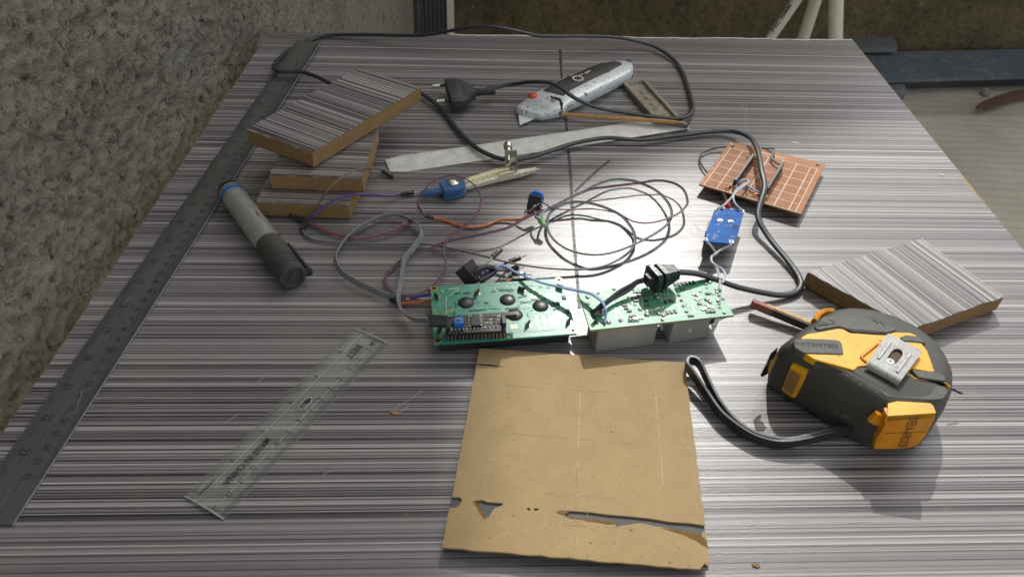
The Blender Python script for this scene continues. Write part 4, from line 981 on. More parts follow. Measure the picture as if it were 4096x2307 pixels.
# ================================================================== DISPLAY BOARD
lz = .0132
lc = thing('display_board', 'green character display board lying face down in front of the wires', 'circuit board', CD(1100, 900))
bc4 = [CD(150, 575, lz), CD(1965, 460, lz), CD(2165, 1220, lz), CD(188, 1365, lz)]
bp = ccw(bc4)
def Q(u, v, z=lz):                    # u along the long side, v towards the camera, 0..1
    p = (bc4[0]*(1-u)+bc4[1]*u)*(1-v)+(bc4[3]*(1-u)+bc4[2]*u)*v; return V((p.x, p.y, z))
brd = obj('circuit_board', MB().loft([W_(bp, lz-.0016), W_(bp, lz)]), PCB, lc)
bz4 = inset(bp, .004); obj('screen_bezel', MB().loft([W_(inset(bz4, .001), .0004), W_(bz4, .0016), W_(bz4, lz-.0018)]), BLK, lc)
for i, (x, y) in enumerate(((635, 797), (1210, 757), (1663, 843), (1307, 965))):
    obj('epoxy_blob', MB().dome(CD(x, y, lz), .0059, .0021, 28, 6), EPOX, lc)
for x, y, sx2 in ((225, 715, -1), (782, 668, 1), (1398, 622, -.4), (1925, 590, -.4), (272, 1180, 1), (1485, 1105, 1), (2050, 1062, 1)):
    p = CD(x, y, lz+.0012); aa = V((math.cos(sx2), math.sin(sx2), 0))
    t_ = obj('bezel_tab', MB().box(p+V((0, 0, .0006)), aa*.0027, V((-aa.y, aa.x, 0))*.0004+V((0, 0, .0004)), V((0, 0, .0019))+aa*.0005), RUBD, lc)
    obj('tab_slot', MB().disc(CD(x+28, y+8, lz-.0002), .0016, .0004, 10), PAD, t_)
for x, y in ((195, 600), (1918, 483), (245, 1322), (2113, 1182)):
    h = obj('mounting_hole', MB().ring(CD(x, y, lz-.0001), .0016, .0027, .00035, 20), PAD, lc)
    obj('hole', MB().disc(CD(x, y, lz-.0001), .0016, .0002, 16), HOLE, h)
rl_ = random.Random(3); tr_ = MB(); dk = MB(); pd_b = MB()
dirs8 = [V((math.cos(k*math.pi/4), math.sin(k*math.pi/4), 0)) for k in range(8)]
eu, ev = (Q(1, .5)-Q(0, .5)), (Q(.5, 1)-Q(.5, 0))
def inb(p):
    u = (p-Q(0, 0)).dot(eu)/eu.length_squared; v = (p-Q(0, 0)).dot(ev)/ev.length_squared; return .03 < u < .97 and .05 < v < .95
for i in range(85):
    u0, v0 = rl_.uniform(.05, .95), rl_.uniform(.08, .93); k = rl_.choice((0, 0, 2, 4, 4, 6, 1, 3, 5, 7)); nb_ = rl_.choice((1, 2, 3, 5))
    turns = [(rl_.uniform(.003, .014), rl_.choice((-1, 1))) for _ in range(rl_.choice((1, 2, 3)))]
    for j in range(nb_):
        p = Q(u0, v0, lz+.00008)+dirs8[(k+2) % 8]*(j*.0009); kk = k
        for ln, tt in turns:
            q = p+dirs8[kk]*(ln+j*.0004)
            if inb(q) and inb(p): tr_.quad(p, q, .0004)
            p = q; kk = (kk+tt) % 8
obj('copper_traces', tr_, TRACE, lc)
def viarow(x0, y0, x1, y1, n):
    for i in range(n):
        for dy in (0, 14): dk.disc(CD(x0+(x1-x0)*(i+.5*(dy > 0))/n, y0+(y1-y0)*i/n+dy, lz), .00042, .00012, 6)
for a4 in ((465, 665, 560, 655, 6), (600, 665, 710, 650, 7), (1095, 625, 1290, 612, 12), (1350, 725, 1480, 690, 8), (1540, 755, 1750, 740, 13), (1780, 790, 1830, 860, 5), (680, 905, 920, 885, 14), (1180, 880, 1390, 860, 13), (885, 790, 950, 800, 4), (470, 780, 500, 850, 4), (1840, 890, 1920, 875, 5), (1480, 950, 1500, 1000, 3), (1390, 790, 1550, 780, 9), (720, 740, 790, 730, 5), (990, 640, 1045, 630, 4), (970, 552, 1440, 525, 6)): viarow(*a4)
obj('via_holes', dk, HOLE, lc)
def pads(x, y, nx, ny, dx, dy, w_p, h_p):
    for i in range(nx):
        for j in range(ny):
            c = CD(x+i*dx+j*4, y+j*dy-i*dx*.06, lz); pd_b.box(c, eu.normalized()*w_p, ev.normalized()*h_p, V((0, 0, .0001)))
for a4 in ((1535, 615, 2, 1, 40, 0, .0007, .0006), (1545, 690, 2, 2, 45, 28, .0007, .0005), (1650, 672, 1, 4, 0, 16, .0009, .0003), (1760, 672, 1, 4, 0, 16, .0009, .0003), (1820, 680, 1, 2, 0, 28, .0007, .0005), (1870, 720, 1, 2, 0, 32, .0006, .0005), (375, 893, 2, 2, 58, 30, .0010, .0006), (1610, 990, 1, 7, 0, 18, .0010, .0003), (1712, 985, 1, 7, 0, 18, .0010, .0003), (1800, 985, 1, 7, 0, 18, .0010, .0003), (1855, 995, 2, 3, 42, 30, .0007, .0006), (1950, 975, 2, 2, 40, 26, .0007, .0006), (1270, 1112, 2, 2, 50, 28, .0008, .0007), (1660, 1155, 2, 1, 50, 0, .0009, .0006), (205, 890, 1, 3, 0, 33, .0008, .0006), (2015, 805, 1, 2, 0, 28, .0008, .0007), (1845, 1110, 3, 1, 38, 0, .0006, .0007), (310, 625, 1, 2, 0, 28, .0007, .0005)): pads(*a4)
obj('pad_pattern', pd_b, PAD, lc)
for x, y in ((1847, 815), (1905, 810), (1988, 722), (2040, 915)):
    obj('surface_part', MB().box(CD(x, y, lz+.0004), eu.normalized()*.0013, ev.normalized()*.0017, V((0, 0, .0005)), .0001), CHIP, lc)
sl = MB(); zt2 = lz+.00015
sl.text('2022U215A', CD(540, 582, zt2), CD(398, 592, zt2), .0024); sl.text('16', CD(1240, 1250, zt2), CD(1205, 1252, zt2), .0024); sl.text('R14 R13', CD(1215, 1082, zt2), CD(1345, 1076, zt2), .0016); sl.text('1', CD(350, 1318, zt2), CD(362, 1317, zt2), .002)
for a4, b4_ in (((360, 700), (365, 960)), ((935, 590), (1260, 575)), ((1260, 575), (1310, 620)), ((190, 1170), (340, 1160)), ((1200, 1200), (1960, 1150)), ((1210, 1220), (1990, 1165))):
    sl.quad(CD(*a4, zt2), CD(*b4_, zt2), .0003)
obj('printed_legend', sl, SILK, lc)
# backpack board
bkz = .0215
bk4 = ccw([CD(385, 985, bkz), CD(1178, 918, bkz), CD(1192, 1178, bkz), CD(362, 1222, bkz)])
bk = obj('interface_board', MB().loft([W_(bk4, bkz-.0015), W_(bk4, bkz)]), SMD, lc)
hb = [CD(362, 1226, bkz-.0016), CD(1192, 1182, bkz-.0016)]; hd_ = (hb[1]-hb[0]); hn = V((hd_.y, -hd_.x, 0)).normalized(); hn = -hn if hn.y < 0 else hn
hp = [hb[0]+hn*.0004, hb[1]+hn*.0004, hb[1]+hn*.0032, hb[0]+hn*.0032]
obj('pin_header', MB().prism(hp, lz+.0001, bkz-.0016), BLK, lc)
pn_ = MB(); sd_ = MB()
for i in range(16):
    p = hb[0].lerp(hb[1], (i+.5)/16); c = V((p.x, p.y, 0))
    pn_.box(c+V((0, 0, lz+.0026))-hn*.0001, hd_.normalized()*.00028, hn*.0004, V((0, 0, .0022)))
    sd_.blob(c+hn*.0022+V((0, 0, bkz)), .0009, .0008)
obj('header_pins', pn_, PIN, lc); obj('solder_joints', sd_, SOLD, bk)
xb = hd_.normalized(); yb = V((-xb.y, xb.x, 0))
def bpart(nm, x, y, w_p, d_p, h_p, mat, ch=.0002, par=None):
    return obj(nm, MB().box(CD(x, y, bkz+h_p/2), xb*(w_p/2), yb*(d_p/2), V((0, 0, h_p/2)), ch), mat, par or bk)
pot = bpart('trimmer', 537, 1068, .0066, .0066, .0048, M('trimmer_blue', s(36, 108, 190), .4))
obj('adjuster', MB().disc(CD(535, 1030, bkz+.0047), .0014, .0003, 14), PAD, pot)
obj('cross_slot', MB().box(CD(535, 1030, bkz+.0051), xb*.0013, yb*.00025, V((0, 0, .0001))).box(CD(535, 1030, bkz+.0051), xb*.00025, yb*.0013, V((0, 0, .00009))), HOLE, pot)
ic = bpart('driver_chip', 765, 1062, .0062, .0085, .0023, CHIP)
lg = MB()
for sgn, x0 in ((-1, 690), (1, 838)):
    for i in range(8): lg.box(CD(x0, 985+i*20-(x0-690)*.1, bkz+.0006), xb*.0011, yb*.00025, V((0, 0, .0005)))
obj('chip_legs', lg, PIN, ic)
for i in range(16):
    x, y = 920+(i % 5)*55, 985+(i//5)*45; 
    bpart('surface_part', x, y, .0016, .0010, .0006, random.choice((CERAM, CHIP, SILK)), .0001)
jm = bpart('jumper_cap', 1232, 968, .0100, .0034, .0036, BLK)
bpart('connector', 1158, 1050, .0026, .0080, .004, BLK)
mb = MB(); p0 = CD(378, 1000, bkz+.002)
for i in range(4):
    y0 = 990+i*36; obj('wire_plug', MB().bar(CD(128+i*4, y0, bkz+.0015), CD(385, y0+10, bkz+.0022), .0024, .0026, .0003), BLK, lc)
bpart('connector', 378, 1090, .0026, .0105, .0030, BLK)

# ================================================================== POWER BOARD
pz = .0225
pw = thing('power_board', 'pale green power supply board standing on grey transformer cases', 'circuit board', CS(1200, 900))
p4 = [CS(115, 490, pz), CS(1960, 290, pz), CS(2060, 420, pz), CS(2265, 795, pz), CS(280, 1000, pz)]
pp = ccw(p4); ex = (CS(2265, 795, pz)-CS(280, 1000, pz)).normalized(); ey = V((-ex.y, ex.x, 0))
obj('circuit_board', MB().loft([W_(pp, pz-.0003), W_(pp, pz)]), PCBP, pw)
obj('board_core', MB().loft([W_(inset(pp, -.00005), pz-.0017), W_(inset(pp, -.00005), pz-.0003)]), PCBE, pw)
for x0, x1, yb0, yb1, nm in ((345, 1160, 1310, 1200, 'left'), (1365, 1880, 1180, 1105, 'right')):
    a4, b4_ = CS(x0, yb0, 0), CS(x1, yb1, 0); dv = (b4_-a4).normalized(); nv = V((-dv.y, dv.x, 0)); nv = nv if nv.y > 0 else -nv
    cs_ = rnd(ccw([a4, b4_, b4_+nv*(.020 if nm == 'left' else .017), a4+nv*(.020 if nm == 'left' else .017)]), .0012, 3)
    obj('transformer_case', MB().loft([W_(cs_, .0004), W_(cs_, pz-.0018)]), SINK, pw)
obj('dimple', MB().box(CS(1655, 1005, .0098)+V((0, -.0001, 0)), ex*.0011, ey*.0006, V((0, 0, .0016)), .0004), CHALK, pw)
obj('lead', MB().sweep([CS(1245, 915, .020), CS(1262, 950, .014), CS(1268, 990, .009)], circ(.0011, 8)), WBLU, pw)
obj('capacitor', MB().cyl(CS(1900, 850, .012), CS(1900, 850, .012)+V((.004, .012, 0)), .005, 16), BLK, pw)
def dome_at(mb, F, x, y, r_, h_): mb.blob(F(x, y, pz), r_, h_)
sd_ = MB()
for x, y, r_ in ((245, 548, .0016), (240, 645, .0015), (390, 495, .0012), (610, 440, .0013), (875, 445, .0011), (885, 482, .0010), (1065, 430, .0011), (1175, 460, .0013), (1185, 495, .0013), (1120, 550, .0012), (1200, 548, .0018), (800, 545, .0010), (815, 575, .0010), (825, 605, .0010), (835, 635, .0009), (985, 545, .0010), (990, 580, .0010), (995, 615, .0010), (990, 650, .0010), (895, 655, .0012), (1300, 380, .0011), (1320, 405, .0011), (1350, 440, .0009), (530, 895, .0020), (700, 870, .0017), (830, 855, .0016), (1065, 790, .0022), (1225, 780, .0018), (1275, 690, .0013), (970, 720, .0016), (1290, 800, .0016), (1275, 860, .0014), (1740, 520, .0017), (1800, 470, .0011), (1890, 585, .0019), (1935, 620, .0016), (1790, 640, .0018), (1850, 655, .0010), (2050, 600, .0018), (2060, 640, .0012), (2070, 690, .0012), (2060, 525, .0015), (2110, 570, .0015), (1880, 370, .0014), (1930, 340, .0017), (2020, 440, .0013), (2030, 480, .0014), (1970, 500, .0012), (1890, 420, .0010), (2130, 765, .0014), (1910, 740, .0010), (440, 760, .0020), (480, 745, .0018), (1680, 795, .0014), (1320, 790, .0010)):
    dome_at(sd_, CS, x, y, r_, r_*.7)
for a4, b4_ in (((1050, 740), (1160, 720)), ((1160, 720), (1250, 690)), ((860, 845), (1010, 830)), ((1740, 585), (1820, 550)), ((1820, 725), (1880, 700)), ((1910, 680), (1990, 690)), ((1905, 650), (1915, 690)), ((1690, 500), (1780, 525))):
    sd_.bar(CS(*a4, pz+.0003), CS(*b4_, pz+.0003), .0022, .0009, .0003)
obj('solder_joints', sd_, SOLD, pw)
for grp in ([(1450+i*52, 372-i*6) for i in range(6)], [(1320, 610), (1380, 600), (1430, 595)], [(1345, 755), (1400, 748), (1455, 740)], [(760, 660), (775, 697), (820, 737), (865, 805)], [(890, 552), (915, 595), (960, 478), (955, 525)], [(1025, 530), (1050, 600), (1070, 660)], [(1560, 435), (1905, 495), (1910, 745), (1970, 745), (1670, 800)]):
    for (x, y) in grp:
        w_p = random.uniform(.0014, .0026); t_ = obj('surface_part', MB().box(CS(x, y, pz+.0004), ex*w_p, ey*.0009, V((0, 0, .0004)), .0001) if grp[0][0] != 1450 and grp[0][0] != 1320 and grp[0][0] != 1345 else MB().box(CS(x, y, pz+.0004), ex*.0009, ey*.0017, V((0, 0, .0004)), .0001), random.choice((CERAM, CHIP)), pw)
obj('slot', MB().box(CS(1270, 450, pz), V((-.0004, .0060, 0))*.55, V((.0006, 0, 0)), V((0, 0, .0001))), HOLE, pw)
obj('slot', MB().bar(CS(800, 890, pz), CS(955, 880, pz), .0013, .0002), HOLE, pw)
for x, y, r_ in ((1500, 526, .0015), (1537, 598, .0014), (1572, 675, .0015), (1607, 752, .0015), (362, 902, .0018), (305, 742, .0015)): obj('drill_hole', MB().disc(CS(x, y, pz-.0001), r_, .0002, 18), HOLEB, pw)
tr_ = MB()
for pts in ([(560, 700), (620, 700), (650, 830), (700, 860)], [(590, 690), (660, 700), (690, 790), (780, 850)], [(670, 590), (700, 700), (800, 690), (860, 690)], [(430, 490), (560, 540), (620, 660)], [(1330, 350), (1430, 385), (1500, 440), (1650, 470)], [(1340, 375), (1420, 400), (1480, 455), (1560, 480)], [(1450, 660), (1520, 640)], [(240, 810), (330, 850)], [(980, 480), (1100, 440), (1130, 470)], [(1700, 610), (1760, 600), (1750, 560)], [(1690, 640), (1720, 760), (1900, 760)], [(2080, 690), (2180, 640)], [(1230, 870), (1400, 800), (1650, 780)], [(600, 800), (640, 860), (760, 910)], [(1450, 760), (1520, 740), (1500, 640)], [(850, 520), (1000, 500), (1040, 560), (1090, 560)]):
    for i in range(len(pts)-1): tr_.quad(CS(*pts[i], pz+.0001), CS(*pts[i+1], pz+.0001), .00045)
obj('copper_traces', tr_, M('pale_trace', s(150, 206, 172), .3), pw)
lt = MB(); zt3 = pz+.00014
for st, a4, b4_, h in (('R12 100K', (1338, 590), (1318, 478), .0020), ('R11 100K', (1392, 580), (1372, 470), .0020), ('R19 100R', (1290, 600), (1265, 480), .0020), ('LZ-0503', (1655, 740), (1620, 610), .0034), ('2018.11', (1690, 735), (1655, 610), .0028), ('R15', (975, 445), (945, 415), .0018), ('D3', (720, 580), (770, 572), .0016), ('R6', (550, 690), (590, 684), .0016)):
    lt.text(st, CS(*a4, zt3), CS(*b4_, zt3), h)
obj('printed_legend', lt, M('pale_legend', s(206, 226, 206), .5), pw)

# ================================================================== BLUE CONVERTER MODULE
bz_ = .0165
cv = thing('converter_module', 'bright blue voltage converter board raised above its own shadow', 'circuit board', CP(400, 840))
c4 = ccw([CP(332, 690, bz_), CP(578, 706, bz_), CP(490, 986, bz_), CP(234, 962, bz_)])
obj('circuit_board', MB().loft([W_(c4, bz_-.0016), W_(c4, bz_)]), BLUEB, cv)
cx_ = (CP(578, 706, bz_)-CP(332, 690, bz_)).normalized(); cy_ = V((-cx_.y, cx_.x, 0))
for x, y in ((352, 697), (556, 712), (252, 945), (468, 966)):
    p = obj('corner_pad', MB().box(CP(x, y, bz_), cx_*.0019, cy_*.0019, V((0, 0, .00015))), SILK, cv); obj('hole', MB().disc(CP(x, y, bz_+.0001), .0008, .0002, 10), HOLE, p)
for x, y in ((346, 735), (477, 926)): obj('mounting_hole', MB().disc(CP(x, y, bz_-.0001), .0016, .0002, 16), M('grey_hole', s(96, 98, 96), .6), cv)
for x, y in ((380, 790), (468, 797)): obj('solder_pad', MB().blob(CP(x, y, bz_), .0022, .0009).box(CP(x-5, y, bz_+.0001), cx_*.0022, cy_*.0013, V((0, 0, .0002))), SOLD, cv)
sl = MB()
for i in range(46):
    bx, by = random.choice(((365, 815), (330, 915), (330, 940), (410, 700), (400, 728), (430, 725), (440, 840), (340, 885)))
    p = CP(bx+random.uniform(-26, 26), by+random.uniform(-12, 12), bz_+.0001); sl.quad(p, p+cx_*random.uniform(.0005, .0014), .00028)
sl.text('IN+', CP(375, 712, bz_+.0001), CP(352, 711, bz_+.0001), .0013); sl.text('OUT', CP(268, 905, bz_+.0001), CP(262, 918, bz_+.0001), .0013)
obj('printed_legend', sl, SILK, cv)
mk_ = MB()
for i in range(3): mk_.bar(CP(482, 835+i*13, bz_+.0001), CP(517, 828+i*13, bz_+.0001), .0010, .0003)
obj('ink_smudge', mk_, INK, cv)
obj('capacitor', MB().cyl(CP(470, 905, .0005), CP(470, 905, .0005)+V((0, 0, bz_-.0022)), .0048, 20), M('capacitor_blue', s(36, 92, 170), .35), cv)
obj('inductor', MB().prism([CP(305, 1000, .004), CP(412, 1040, .004), CP(420, 900, .004), CP(320, 880, .004)], .002, bz_-.0017, .001), SINK, cv)
obj('trimmer', MB().prism([CP(240, 935, .008), CP(262, 940, .008), CP(285, 850, .008), CP(262, 850, .008)], .006, bz_-.0017), CERAM, cv)
wires('white_wire_pair', 'two white wires curling from the brown board to the top of the blue module', 'wires',
      [(CP, [(350, 692, .0175), (400, 668, .019), (450, 622, .020), (500, 565, .020), (560, 515, .019), (605, 478, .017), (600, 462, .015), (560, 468, .013), (520, 488, .0105)], .02, WWHT, .0009, (0, 0)),
       (CP, [(556, 706, .0175), (515, 672, .019), (488, 630, .020), (485, 580, .020), (515, 530, .018), (570, 495, .016), (612, 468, .014), (585, 452, .013), (540, 462, .012), (510, 478, .0105)], .02, WWHT, .0009, (0, 0))])
wires('white_wire_pair', 'two white wires twisting down from the blue module to the power board', 'wires',
      [(CP, [(262, 962, .0165), (300, 1005, .014), (332, 1050, .011), (345, 1068, .010), (312, 1085, .009), (296, 1110, .008), (310, 1145, .008), (345, 1185, .012), (362, 1240, .018), (372, 1300, .022), (376, 1368, .0235)], .02, WWHT, .0010, (0, 0)),
       (CP, [(478, 986, .0165), (430, 1010, .014), (375, 1038, .012), (330, 1072, .011), (302, 1095, .010), (305, 1135, .010), (345, 1170, .012), (392, 1195, .016), (415, 1235, .019), (408, 1280, .021), (385, 1310, .0235)], .02, WWHT, .0010, (0, 0))])
rd = thing('red_led', 'red light bulb tucked behind the top edge of the blue module', 'led', CP(438, 670))
l0, l1 = CP(425, 640, .012), CP(445, 695, .0105); la = (l1-l0).normalized()
obj('lens', MB().lathe(l0, la, [(0, .0030), (.0012, .0030), (.0012, .0026), (.0055, .0026), (.0068, .0021), (.0076, .0013), (.0080, .0003)], 16), LEDR, rd)
obj('lead', MB().sweep(path(CP, [(430, 640, .012), (420, 612, .010), (405, 585, .007), (385, 555, .005), (340, 500, .003), (270, 400, .003), (225, 340, .003), (205, 280, .003), (225, 235, .003), (290, 205, .003), (370, 186, .004), (430, 182, .004)]), circ(.0009, 8)), WDARK, rd)
obj('sleeve', MB().sweep(path(CP, [(428, 630, .0115), (412, 600, .009), (396, 570, .006)]), circ(.0015, 8)), BLK, rd)

# ================================================================== PERFORATED BOARD
fz = .0088
pb_ = thing('perforated_board', 'brown perforated prototype board with two black socket strips', 'circuit board', CP(700, 430))
f4 = [CP(460, 137, fz), CP(1250, 325, fz), CP(1045, 738, fz), CP(200, 490, fz)]
def G(u, v, z=fz):
    p = (f4[0]*(1-u)+f4[1]*u)*(1-v)+(f4[3]*(1-u)+f4[2]*u)*v; return V((p.x, p.y, z))
fp = ccw(f4); obj('circuit_board', MB().loft([W_(fp, fz-.0016), W_(fp, fz)]), PERF, pb_)
us = [.045, .175, .31, .45, .595, .74, .88, .945]; vs = [.135, .28, .425, .57, .71, .855, .995]
ln = MB(); ho = MB(); px = MB()
for u in us: ln.quad(G(u, vs[0], fz+.0001), G(u, vs[-1], fz+.0001), .0008)
for v in vs: ln.quad(G(us[0], v, fz+.0001), G(us[-1], v, fz+.00012), .0008)
for i in range(len(us)-1):
    nx = 5 if us[i+1]-us[i] > .1 else 2
    for j in range(len(vs)-1):
        for a in range(nx):
            for b in range(5):
                u = us[i]+(us[i+1]-us[i])*(a+1)/(nx+1); v = vs[j]+(vs[j+1]-vs[j])*(b+.8)/5.6
                ho.disc(G(u, v, fz), .00046, .00012, 6)
obj('printed_grid', ln, M('faded_print', s(206, 184, 164), .6), pb_); h_o = obj('hole_pattern', ho, M('pad_hole_brown', s(74, 46, 32), .7), pb_)
for u, v in ((.035, .045), (.05, .10), (.93, .06)): obj('mounting_hole', MB().disc(G(u, v, fz-.0001), .0017, .0002, 14), HOLE, pb_)
obj('eyelet', MB().ring(G(.028, .055, fz), .0008, .0016, .0003, 14), SILK, pb_)
lt = MB(); lt.text('09cm*15cm', G(.36, .095, fz+.00012), G(.60, .098, fz+.00012), .0034)
for v, st in ((.35, '2'), (.50, '6'), (.65, '8'), (.80, '4'), (.94, '9')): lt.text(st, G(.013, v, fz+.00012), G(.030, v, fz+.00012), .0022)
obj('printed_legend', lt, SILK, pb_)
hz = fz+.0085
for a4, b4_ in (((652, 240), (500, 455)), ((898, 306), (766, 520))):
    p, q = CP(*a4, hz), CP(*b4_, hz); sk_ = obj('socket_strip', MB().bar(p-V((0, 0, .0042)), q-V((0, 0, .0042)), .0026, .0084, .0002), BLK, pb_)
    so = MB()
    for i in range(16): so.box(p.lerp(q, (i+.5)/16)+V((0, 0, .00005)), (q-p).normalized()*.0008, (q-p).normalized().cross(V((0, 0, 1)))*.0007, V((0, 0, .0001)))
    obj('contact_row', so, CERAM, sk_)
for x, y, r_, h_ in ((488, 512, .0042, .003), (735, 596, .0036, .0028), (455, 505, .003, .002)): obj('glue_blob', MB().blob(CP(x, y, fz), r_, h_), GLUE, pb_)
bcop = M('bare_copper', s(160, 92, 60), .35, .7)
for pts in ([(415, 525, .010), (440, 512, .011), (460, 500, .0105)], [(640, 580, .010), (680, 572, .011), (725, 585, .0105)], [(590, 262, .010), (640, 275, .0105), (700, 290, .010)]): obj('bare_copper', MB().sweep(path(CP, pts), circ(.0006, 6)), bcop, pb_)
obj('lead', MB().sweep(path(CP, [(585, 505, .0105), (630, 525, .011), (690, 556, .011), (730, 580, .010)]), circ(.0010, 8)), WBLU, pb_)
obj('lead', MB().sweep(path(CP, [(720, 195, .006), (770, 198, .010), (815, 195, .012), (828, 210, .013), (812, 245, .013), (800, 275, .012), (830, 305, .012), (865, 328, .012)]), circ(.0011, 8)), WGREY, pb_)

# ================================================================== HARDBOARD SHEET
hb_ = thing('hardboard_sheet', 'square tan hardboard sheet with torn slots at its near edge', 'board', CC(900, 750))
hl = lambda y: .0028
zt_b, zt_m = .0038, .0018
def slotjit(pts, a=.0006, n=5):
    o = []
    for i in range(len(pts)):
        p, q = pts[i], pts[(i+1) % len(pts)]
        for k in range(n): o.append(p.lerp(q, k/n)+V((random.uniform(-a, a), random.uniform(-a, a), 0)))
    return o
zh = .0040
def op(pts, a=.0006, n=4): return slotjit([CC(x, y, zh) for x, y in pts], a, n)
outer = []
def edge(p, q, n, a): return [CC(*p, zh).lerp(CC(*q, zh), k/n)+V((random.uniform(-a, a), random.uniform(-a, a), 0)) for k in range(n)]
outer += edge((330, 64), (1575, 152), 20, .0002)+edge((1575, 152), (1692, 1150), 26, .0003)
outer += [CC(x, y, zh)+V((random.uniform(-3, 3)*1e-4, random.uniform(-3, 3)*1e-4, 0)) for x, y in [(1692, 1152), (1600, 1138), (1480, 1130), (1350, 1112), (1200, 1098), (1100, 1085), (1000, 1075), (900, 1068), (840, 1064), (805, 1068), (798, 1080), (830, 1092), (860, 1098), (900, 1108), (960, 1112), (1040, 1118), (1100, 1128), (1140, 1134), (1155, 1165), (1185, 1158), (1240, 1145), (1300, 1142), (1380, 1158), (1440, 1170), (1520, 1185), (1590, 1192), (1640, 1208), (1668, 1218), (1675, 1192), (1693, 1190)]]
outer += edge((1694, 1200), (1720, 1400), 8, .0004)+[CC(1700, 1405, zh), CC(1690, 1388, zh), CC(1680, 1395, zh), CC(1660, 1422, zh)]+edge((1650, 1424), (105, 1290), 26, .0004)
outer += edge((105, 1290), (150, 1048), 6, .0003)+[CC(x, y, zh) for x, y in [(150, 1046), (185, 1048), (205, 1035), (222, 1010), (222, 990), (205, 980), (180, 982), (165, 978)]]+edge((165, 975), (330, 64), 24, .0002)
h1_ = op([(305, 1000), (345, 1000), (375, 1012), (420, 1010), (470, 1020), (472, 1032), (425, 1045), (400, 1070), (390, 1105), (368, 1112), (345, 1085), (325, 1045)], .0004, 2)
h2_ = op([(612, 1048), (630, 1046), (640, 1058), (625, 1066)], .0003, 2); h3_ = op([(655, 1050), (682, 1048), (688, 1060), (664, 1068)], .0003, 2)
def zc(p, k=0.0):                      # near edge of the sheet is lifted a few millimetres
    t = max(0, min(1, (.36-p.y)/.16)); return .0014+.0038*t**1.6+k
polys = [outer, h1_, h2_, h3_]; allp = [p for q in polys for p in q]; nn = len(allp)
tri = tessellate_polygon(polys)
top = [V((p.x, p.y, zc(p, .0026))) for p in allp]; bot = [V((p.x, p.y, zc(p, .0012))) for p in allp]
fs = []
for q in tri:
    a, b, c = [allp[i] for i in q]
    if abs((b-a).cross(c-a).z) < 1e-13: continue
    q = q if (b-a).cross(c-a).z > 0 else q[::-1]
    fs.append(tuple(q)); fs.append(tuple(i+nn for i in q[::-1]))
k0 = 0
for q in polys:
    m = len(q)
    for i in range(m): fs.append((k0+i, k0+(i+1) % m, k0+(i+1) % m+nn, k0+i+nn))
    k0 += m
obj('face_sheet', MB().add(top+bot, fs), HARD, hb_, ang=25)
bk_o = []
for a4, b4_, n in (((334, 70), (1572, 156), 12), ((1572, 156), (1690, 1150), 12), ((1690, 1152), (1716, 1416), 6), ((1714, 1418), (112, 1288), 12), ((112, 1286), (334, 72), 12)): bk_o += edge(a4, b4_, n, .0001)
bo = ccw(bk_o); 
obj('backing_sheet', MB().loft([[V((p.x, p.y, zc(p, 0))) for p in bo], [V((p.x, p.y, zc(p, .00115))) for p in bo]]), GREYB, hb_)
def lay(pts, k): obj('torn_layer', MB().flat([V((p.x, p.y, zc(p, k))) for p in ccw(op(pts, .0003, 3))]), TORN, hb_)
lay([(840, 1098), (1140, 1134), (1150, 1150), (1090, 1146), (980, 1128), (870, 1112)], .00268); lay([(1420, 1168), (1520, 1185), (1590, 1192), (1665, 1216), (1700, 1250), (1706, 1296), (1660, 1265), (1570, 1215), (1480, 1190)], .00268); lay([(795, 1066), (850, 1064), (880, 1068), (850, 1082), (815, 1092)], .00267)
lay([(290, 1005), (310, 1000), (340, 1060), (372, 1112), (360, 1118), (330, 1080)], .00267)
dk_ = MB(); dk_.flat([V((p.x, p.y, zc(p, .00272))) for p in ccw([CC(x, y, zh) for x, y in [(312, 161), (400, 164), (480, 177), (400, 174), (312, 167)]])]); obj('knife_cut', dk_, HOLE, hb_)
pl_ = MB(); pw2 = MB()
def pline(mbx, a4, b4_, w_p, dash=1.0):
    p, q = CC(*a4, zh), CC(*b4_, zh); n = 14
    for i in range(n):
        if random.random() > dash: continue
        x, y = p.lerp(q, i/n), p.lerp(q, (i+1)/n); x.z = zc(x, .00272); y.z = zc(y, .00272); mbx.quad(x, y, w_p)
for a4, b4_, ds in (((945, 140), (940, 320), .9), ((240, 570), (445, 585), .8), ((445, 585), (925, 620), .8), ((925, 625), (1430, 665), .7), ((480, 290), (940, 325), .8), ((335, 275), (480, 290), .6), ((940, 325), (1400, 355), .6), ((440, 590), (403, 880), .8), ((720, 958), (1165, 992), .8), ((848, 965), (843, 1150), .8), ((985, 975), (978, 1165), .8), ((770, 1148), (1165, 1172), .7), ((918, 800), (905, 1350), .6)): pline(pl_, a4, b4_, .0003, ds)
for a4, b4_ in (((940, 330), (925, 790)), ((1400, 360), (1425, 710)), ((1430, 720), (1438, 900)), ((1535, 672), (1632, 684)), ((905, 790), (938, 790)), ((1410, 834), (1445, 834)), ((480, 290), (480, 325)), ((405, 752), (435, 752)), ((1398, 350), (1400, 410)), ((1400, 360), (1465, 366)), ((905, 975), (935, 975)), ((912, 1190), (912, 1290))): pline(pw2, a4, b4_, .00035, .8)
obj('pencil_marking', pl_, GRAPH, hb_); obj('scribed_lines', pw2, PALEL, hb_)

